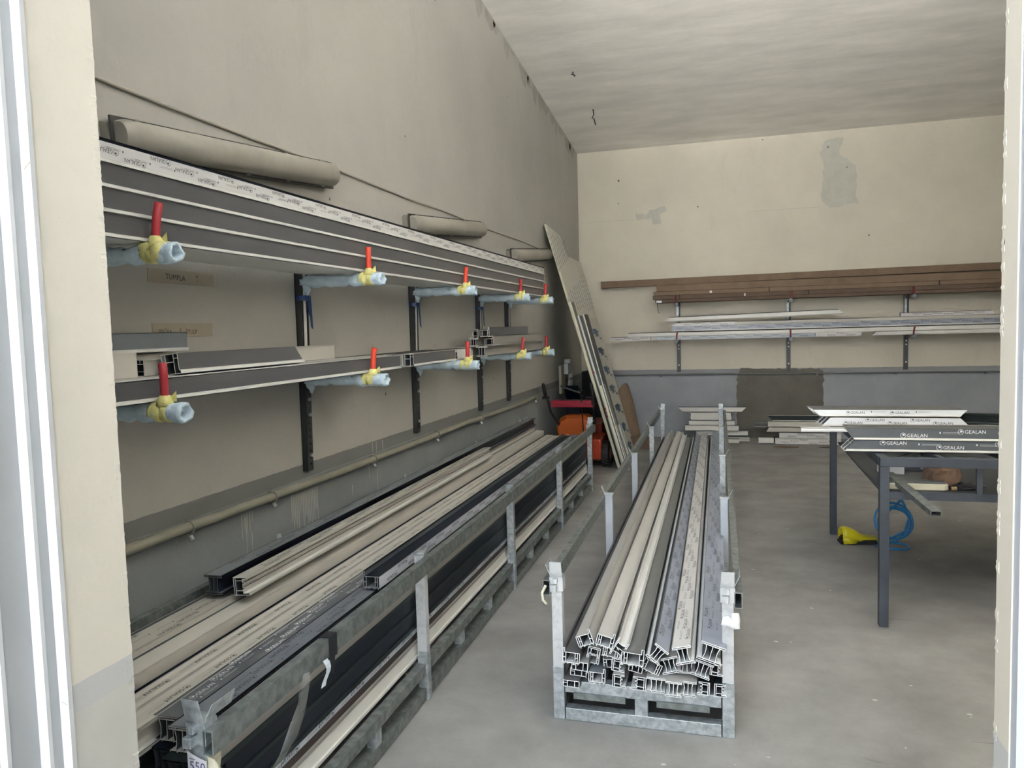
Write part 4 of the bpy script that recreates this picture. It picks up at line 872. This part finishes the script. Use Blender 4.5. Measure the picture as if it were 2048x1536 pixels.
# ================================================================== leaning boards
th = math.atan(.29); ux = Vector((-math.sin(th), 0, math.cos(th))); nx = Vector((math.cos(th), 0, math.sin(th)))
def lean(name, off, y0, w, h, t_, label, face, edge, skew=0.0, cut=None, cat='board', group='boards leaning in the far left corner', prt=None):
    """slab whose back lies `off` in front of the lean plane; local x = thickness, y = width, z = up the slope"""
    mb = MB(); y = Vector((0, 1, 0))
    pts = cut or [(0, 0), (w, 0), (w + skew, h), (skew, h)]
    mb.prism([(q[0], q[1]) for q in pts], 'x', 0, t_, edge)
    mb.prism([(q[0], q[1]) for q in pts], 'x', t_, t_ + .0008, face); mb.prism([(q[0], q[1]) for q in pts], 'x', -.0008, 0, face)
    if prt: prt(mb, t_ + .0008)
    base = Vector((-1.33, y0, 0)) + Vector((off / math.cos(th), 0, 0))
    o = mb.build(name); o.location = base + Vector((0, 0, .0)); o.rotation_euler = (0, -th, 0)
    return tag(o, label, cat, group)
BLUEG = mat('print_blue_grey', (.07, .12, .19), .6)
def stripes(mb, x):
    r = random.Random(2)
    def block(ya, yb, za, zb, ncol, sl):
        for c in range(ncol):
            yy = ya + (yb - ya) * c / max(1, ncol - 1); z = za(yy) if callable(za) else za
            ze = zb(yy) if callable(zb) else zb
            while z < ze:
                mb.add([(x + .0006, yy - .012, z), (x + .0006, yy + .018, z + .004), (x + .0006, yy + .014 - .02, z + .045), (x + .0006, yy - .022, z + .045)], [(0, 1, 2, 3)], BLUEG); z += .062
    block(.06, .92, lambda q: 2.33 + q * .28, lambda q: 2.80, 8, 0)
    block(.04, 1.62, lambda q: 1.90 + .02 * math.sin(q * 9), lambda q: 2.02 + q * .23, 12, 0)
BF = mat('board_face_pale', (.60, .58, .51), .7, var=.05, vscale=3)
lean('insulation_board', .022, 8.80, 0, 0, .022, 'tallest leaning board with slanting rows of printed marks', BF, BOARD, cut=[(0, 0), (1.50, 0), (1.62, 1.8), (1.72, 2.58), (.86, 2.60), (.78, 2.86), (.10, 2.93)], prt=stripes)
def logos(mb, x):
    g = glyphs('bauwer') if 0 else None
    r = random.Random(3)
    for k in range(7):
        yy = .60 + k * .02; z = .03 + k * .25
        for (a, b, c, d) in ((0, 0, .10, .10), (-.06, .03, .04, .10), (.10, .05, .16, .075), (.12, -.04, .20, -.02), (.19, -.08, .205, -.02), (-.02, -.005, .14, .0), (.12, .0, .14, .07)):
            mb.add([(x + .0006, yy + a * 1.8, z + b), (x + .0006, yy + c * 1.8, z + b), (x + .0006, yy + c * 1.8, z + d), (x + .0006, yy + a * 1.8, z + d)], [(0, 1, 2, 3)], BLUEG)
lean('insulation_board', .040, 9.02, 1.0, 1.78, .035, 'shorter leaning board with blocky blue logos down its face', mat('board_face_warm', (.54, .52, .46), .7, var=.05), BOARD, skew=.22, prt=logos)
G2 = 'boards leaning in the far left corner'
BEI = mat('board_face_olive', (.16, .155, .125), .7)
lean('insulation_board', .078, 8.52, .16, 1.96, .030, 'narrow cream-edged strip leaning leftmost in front of tall board', BEI, BOARD, skew=.10, group=G2)
lean('trim_strip', .112, 8.60, .20, 1.80, .020, 'white-edged strip with red marks leaning in the corner', mat('strip_grey', (.12, .125, .115), .6), mat('strip_white', (.60, .63, .66), .5), skew=.12, group=G2, cat='strip', prt=lambda mb, x: [mb.box(.0, x, -.001, .0, z, z + .02, RED) for z in (.60, .64, .69, 1.12)])
lean('trim_strip', .140, 8.62, .26, 1.82, .012, 'thin dark strip with a white top leaning in the corner', GREEN, PVC, skew=.32, group=G2, cat='strip')
lean('insulation_board', .158, 8.42, .14, .98, .028, 'short cream-edged board leaning in front of the corner stack', BEI, BOARD, skew=.06, group=G2)
lean('trim_strip', .190, 8.46, .14, .99, .010, 'short white strip leaning outermost in the corner stack', mat('strip_pale_grey', (.25, .26, .25), .6), PVC, skew=.05, group=G2, cat='strip')
for i in range(4): lean('trim_strip', .204 + i * .012, 8.50 + i * .03, .02, .52, .006, 'thin dark and white strip at the foot of the corner stack', PVC if i % 2 else ANTH, ANTH if i % 2 else PVC, group='thin strips at the foot of the corner boards', cat='strip')
# rolled cardboard behind the boards
mb = MB(); n = 20; vs = []
def cpt(a, z): 
    f = max(0, 1 - z / 1.0); rr = .17 + .03 * math.sin(a * 2); return (-1.56 + rr * math.cos(a) * (1.0 + .35 * f) + .13 * f, 10.35 + rr * math.sin(a) * .9, z)
hs = [0, .2, .38, .40, .57, .74]
for z in hs:
    for j in range(n): a = -2.6 + j / (n - 1) * 4.2; p = cpt(a, z); zz = z + (0 if z < .5 else -.10 * math.sin(j * .45)); vs.append((p[0] - (0.10 * max(0, z - .44)), p[1], zz))
fs = [(i * n + j, i * n + j + 1, (i + 1) * n + j + 1, (i + 1) * n + j) for i in range(len(hs) - 1) for j in range(n - 1)]
mb.add(vs, fs, CARD); o = mb.build('cardboard_sheet', smooth=True); o.modifiers.new('s', 'SOLIDIFY').thickness = .006
tag(o, 'curled brown cardboard standing behind the leaning boards', 'cardboard')
mb = MB(); mb.box(-1.42, -1.05, 9.98, 10.02, 0, .16, CARDD); mb.box(-1.42, -1.05, 10.02, 10.30, 0, .006, CARDD); mb.tube([(-1.16, 9.975, .30), (-1.13, 9.975, .17)], .003, WHITE, 5) if False else None
tag(mb.build('cardboard_piece'), 'folded cardboard piece on the floor by the corner boards', 'cardboard')

# ================================================================== back wall loads (bars along X)
GX = 'cardboard cartons on the upper back-wall arms'
def carton(x0, x1, y0, y1, z0, z1, label, m, dz=0, marks=()):
    mb = MB()
    mb.hexa([(x0, y0, z0), (x1, y0, z0 + dz), (x1, y1, z0 + dz), (x0, y1, z0), (x0, y0, z1), (x1, y0, z1 + dz), (x1, y1, z1 + dz), (x0, y1, z1)], m)
    o = tag(mb.build('long_carton', bevel=.004), label, 'carton', GX)
    for x, c, w in marks:
        s = MB(); zz = z0 + dz * (x - x0) / (x1 - x0); s.box(x, x + w, y0 - .0015, y0, zz + .2 * (z1 - z0), zz + .8 * (z1 - z0), c) if c is not RUB else s.box(x, x + w, y0 - .002, y1, zz - .001, zz + (z1 - z0) + .002, c)
        s.build('tape_patch' if c is not RUB else 'strap', o)
    return o
yb = YB
carton(-1.02, 3.9, yb - .44, yb - .30, 1.902, 1.942, 'lowest front carton on the upper back arms', CARDD, .0)
carton(-1.05, 3.9, yb - .44, yb - .31, 1.944, 1.998, 'second carton up at the front of the upper back arms', CARDD, .0, [(-.70, RUB, .012), (.93, RUB, .014), (.14, WHITE, .02)])
carton(-1.04, 3.9, yb - .43, yb - .29, 2.0, 2.052, 'third carton up, white sticker near its left end', CARD, .0, [(.45, RUB, .012), (2.45, RUB, .014), (-.30, WHITE, .03)])
carton(-1.0, 3.9, yb - .42, yb - .22, 2.054, 2.142, 'deep carton in the middle of the back-wall carton stack', CARD, .0)
carton(-1.0, 3.9, yb - .28, yb - .05, 1.902, 2.05, 'carton hidden behind the front ones against the back wall', CARDD, .0)
carton(-1.80, 3.9, yb - .20, yb - .06, 2.10 if 0 else 2.145, 2.235, 'longest top carton jutting out furthest left on the back wall', CARD, .03)
mb = MB(); mb.tube([(-.95, yb - .46, 1.94), (-.99, yb - .47, 1.90), (-.985, yb - .47, 1.80), (-.965, yb - .47, 1.76)], .004, RUB, 5); mb.box(-1.0, -.93, yb - .47, yb - .45, 1.90, 1.93, WHITE)
tag(mb.build('packing_strap'), 'loose black strap end dangling at left end of the cartons', 'strap')
GLW = 'bars on the lower back-wall arms'
def BR(kind, x, dy, z, L, lb, cols, **k): return profile('window_profile', kind, L, (x, yb - dy, z), lb, cols, yaw=-90, group=GLW, pitch=k.pop('pitch', 0), **k)
zb_ = 1.4015
BR('B', -1.64, .40, zb_ + .02, .55, 'short white bar jutting out lowest left on the back wall', (PVC, PVC, PVC), film=[('right', FILMW, INK, False, 1)])
BR('B', -1.42, .41 - .09, zb_ + .02, 3.0, 'white bar behind the lowest filmed one on the back wall', (PVC, FILMW, PVC))
BR('B', -1.0, .41, zb_ + .02, 2.0, 'silver-grey filmed bar lowest at the front of the back-wall arms', (PVC, FILMB, FILMB), film=[('right', mat('film_silver', (.36, .40, .44), .3), INK, False, 2)])
BR('B', 1.02, .41, zb_ + .02, .55, 'white filmed end continuing right of the silver-grey bar', (PVC, FILMW, FILMW), film=[('right', FILMW, INK, False, 3)])
BR('B', -1.40, .40, zb_ + .072, 5.2, 'long white bar lying second from bottom on the back-wall arms', (PVC, PVC, PVC), pitch=.0)
BR('W', -.80, .40, zb_ + .140, 4.6, 'long bluish printed bar in the back-wall stack', (PVC, FILMB, PVC), film=[('right', FILMB, INK, False, 4)])
BR('B', -.78, .38, zb_ + .20, .80, 'short printed bar with mitred left end above the bluish one', (PVC, FILMW, PVC), film=[('right', FILMW, INK, False, 5)], sc=(1, .9), mitre=(1, 0))
BR('B', .02, .38, zb_ + .20, 3.6, 'pale grey bar right of the short printed one, back wall', (PVC, CREAM, CREAM), sc=(1, .7))
BR('B', -.86, .35, zb_ + .27, 2.20, 'grey mitred bar topmost left in the back-wall stack', (GALVD, mat('pale_grey_bar', (.36, .37, .35), .5), PVC), mitre=(1.0, -1.0), sc=(1, 1.2), pitch=1.0)
BR('B', 2.03, .37, zb_ + .245, 1.03, 'white printed bar topmost right in the back-wall stack', (PVC, FILMW, PVC), film=[('right', FILMW, INK, False, 6)], sc=(1, .9))
BR('B', 1.72, .41, zb_ + .02, 2.1, 'white bar with mitred left end by the right back bracket', (PVC, PVC, PVC), mitre=(1, 0), sc=(1, .9))

# ================================================================== offcut piles on the floor by the back wall
GPL = 'offcuts piled behind the middle rack'; GPR = 'offcuts piled on the floor by the workbench'
def OC(kind, x, y, z, L, lb, cols, g, **k): return profile('profile_offcut', kind, L, (x, y, z), lb, cols, yaw=-90 + k.pop('dyaw', 0), group=g, cat='offcut', **k)
yy = 10.72
OC('B', -.10, yy - .05, .024, .165, 'small white offcut on the floor at the foot of the left pile', (PVC, PVC, PVC), GPL)
OC('S', -.20, yy + .06, .036, .40, 'notched grey offcut at the base of the left floor pile', (PVC, STEELG, PVC), GPL)
OC('H', -.55, yy + .05, .040, .34, 'grey offcut at the left base of the left floor pile', (PVC, TAUPE, TAUPE), GPL)
OC('H', -.50, yy + .03, .117, .68, 'dark edged offcut second layer of the left floor pile', (PVC, ANTH, PVC), GPL, dyaw=4)
OC('W', -.64, yy, .190, .70, 'white offcut with projecting lip, middle of the left floor pile', (PVC, PVC, NAVY), GPL)
OC('B', -.59, yy, .266, .60, 'cream boxy offcut above the lipped one, left floor pile', (PVC, PVC, PVC), GPL, sc=(1, 1.2))
OC('W', -.565, yy, .33, .53, 'shortest cream offcut third from top of the left pile', (PVC, PVC, PVC), GPL, sc=(1, .85))
OC('B', -.56, yy, .385, .52, 'cream offcut second from top of the left floor pile', (PVC, PVC, PVC), GPL, sc=(1, .85), mitre=(0, 0))
OC('W', -.70, yy, .442, .83, 'widest mitred offcut crowning the left floor pile', (PVC, PVC, GALVD), GPL, mitre=(-1, 1), sc=(1, .85))
y2 = 10.62
OC('H', .52, y2 - .02, .040, .80, 'printed mitred offcut at the bottom of the pile by the bench', (PVC, FILMW, PVC), GPR, roll=90, mitre=(0, 0), film=[('top', FILMW, INK, False, 1)], sc=(.8, 1))
OC('B', .31, y2 - .02, .052, .19, 'small white offcut poking out lowest left of right pile', (PVC, PVC, PVC), GPR, sc=(1, 1.3))
OC('H', .50, y2 + .09, .040, .55, 'dark offcut at the back bottom of the right floor pile', (ANTH, NAVY, NAVY), GPR)
OC('W', .57, y2 - .01, .112, .75, 'printed white offcut second layer of the right floor pile', (PVC, FILMW, PVC), GPR, film=[('right', FILMW, INK, False, 2)])
OC('B', .43, y2 + .08, .170, .5, 'dark grey offcut peeking above the printed one, right pile', (ANTH, ANTH, ANTH), GPR)
OC('B', .43, y2 - .0, .196, .76, 'long pale cream offcut in the middle of the right pile', (PVC, CREAM, CREAM), GPR, mitre=(.6, 0), sc=(1, 1.2))
OC('W', .43, y2 + .0, .262, .76, 'long pale cream offcut higher up in the right pile', (PVC, CREAM, CREAM), GPR, sc=(1, .9))
OC('B', .26, y2 + .09, .24, .35, 'short grey offcut sticking out left from the right pile', (PVC, CREAM, ANTH), GPR)
OC('W', .46, y2 + .02, .335, .70, 'dark green mitred offcut on top of the right floor pile', (PVC, GREEN, PVC), GPR, mitre=(-1, 0))
mb = MB(); mb.prism([(.47, 10.30), (.62, 10.24), (.77, 10.27), (.80, 10.36), (.55, 10.40)], 'z', .0005, .005, CARD); tag(mb.build('cardboard_scrap'), 'flat cardboard scrap in front of the right floor pile', 'cardboard')
mb = MB(); mb.prism([(1.02, 10.32), (1.2, 10.28), (1.24, 10.36), (1.1, 10.40)], 'z', .0005, .005, CARDD); tag(mb.build('cardboard_scrap'), 'small cardboard scrap on the floor left of the bench leg', 'cardboard')
# ceiling hooks
def chook(x, y, lb, l):
    mb = MB(); z = ceil_z(y); mb.tube([(x, y, z + .01), (x + .01, y, z - l * .35), (x - .012, y, z - l * .55), (x + .012, y, z - l * .6), (x + .03, y, z - l)], .006, RUB, 5); tag(mb.build('wire_hook'), lb, 'hook')
chook(-1.66, 8.45, 'tiny wire stub on the ceiling nearer the camera', .05); chook(-1.63, 9.55, 'bent wire hook hanging from the ceiling near the corner', .19)
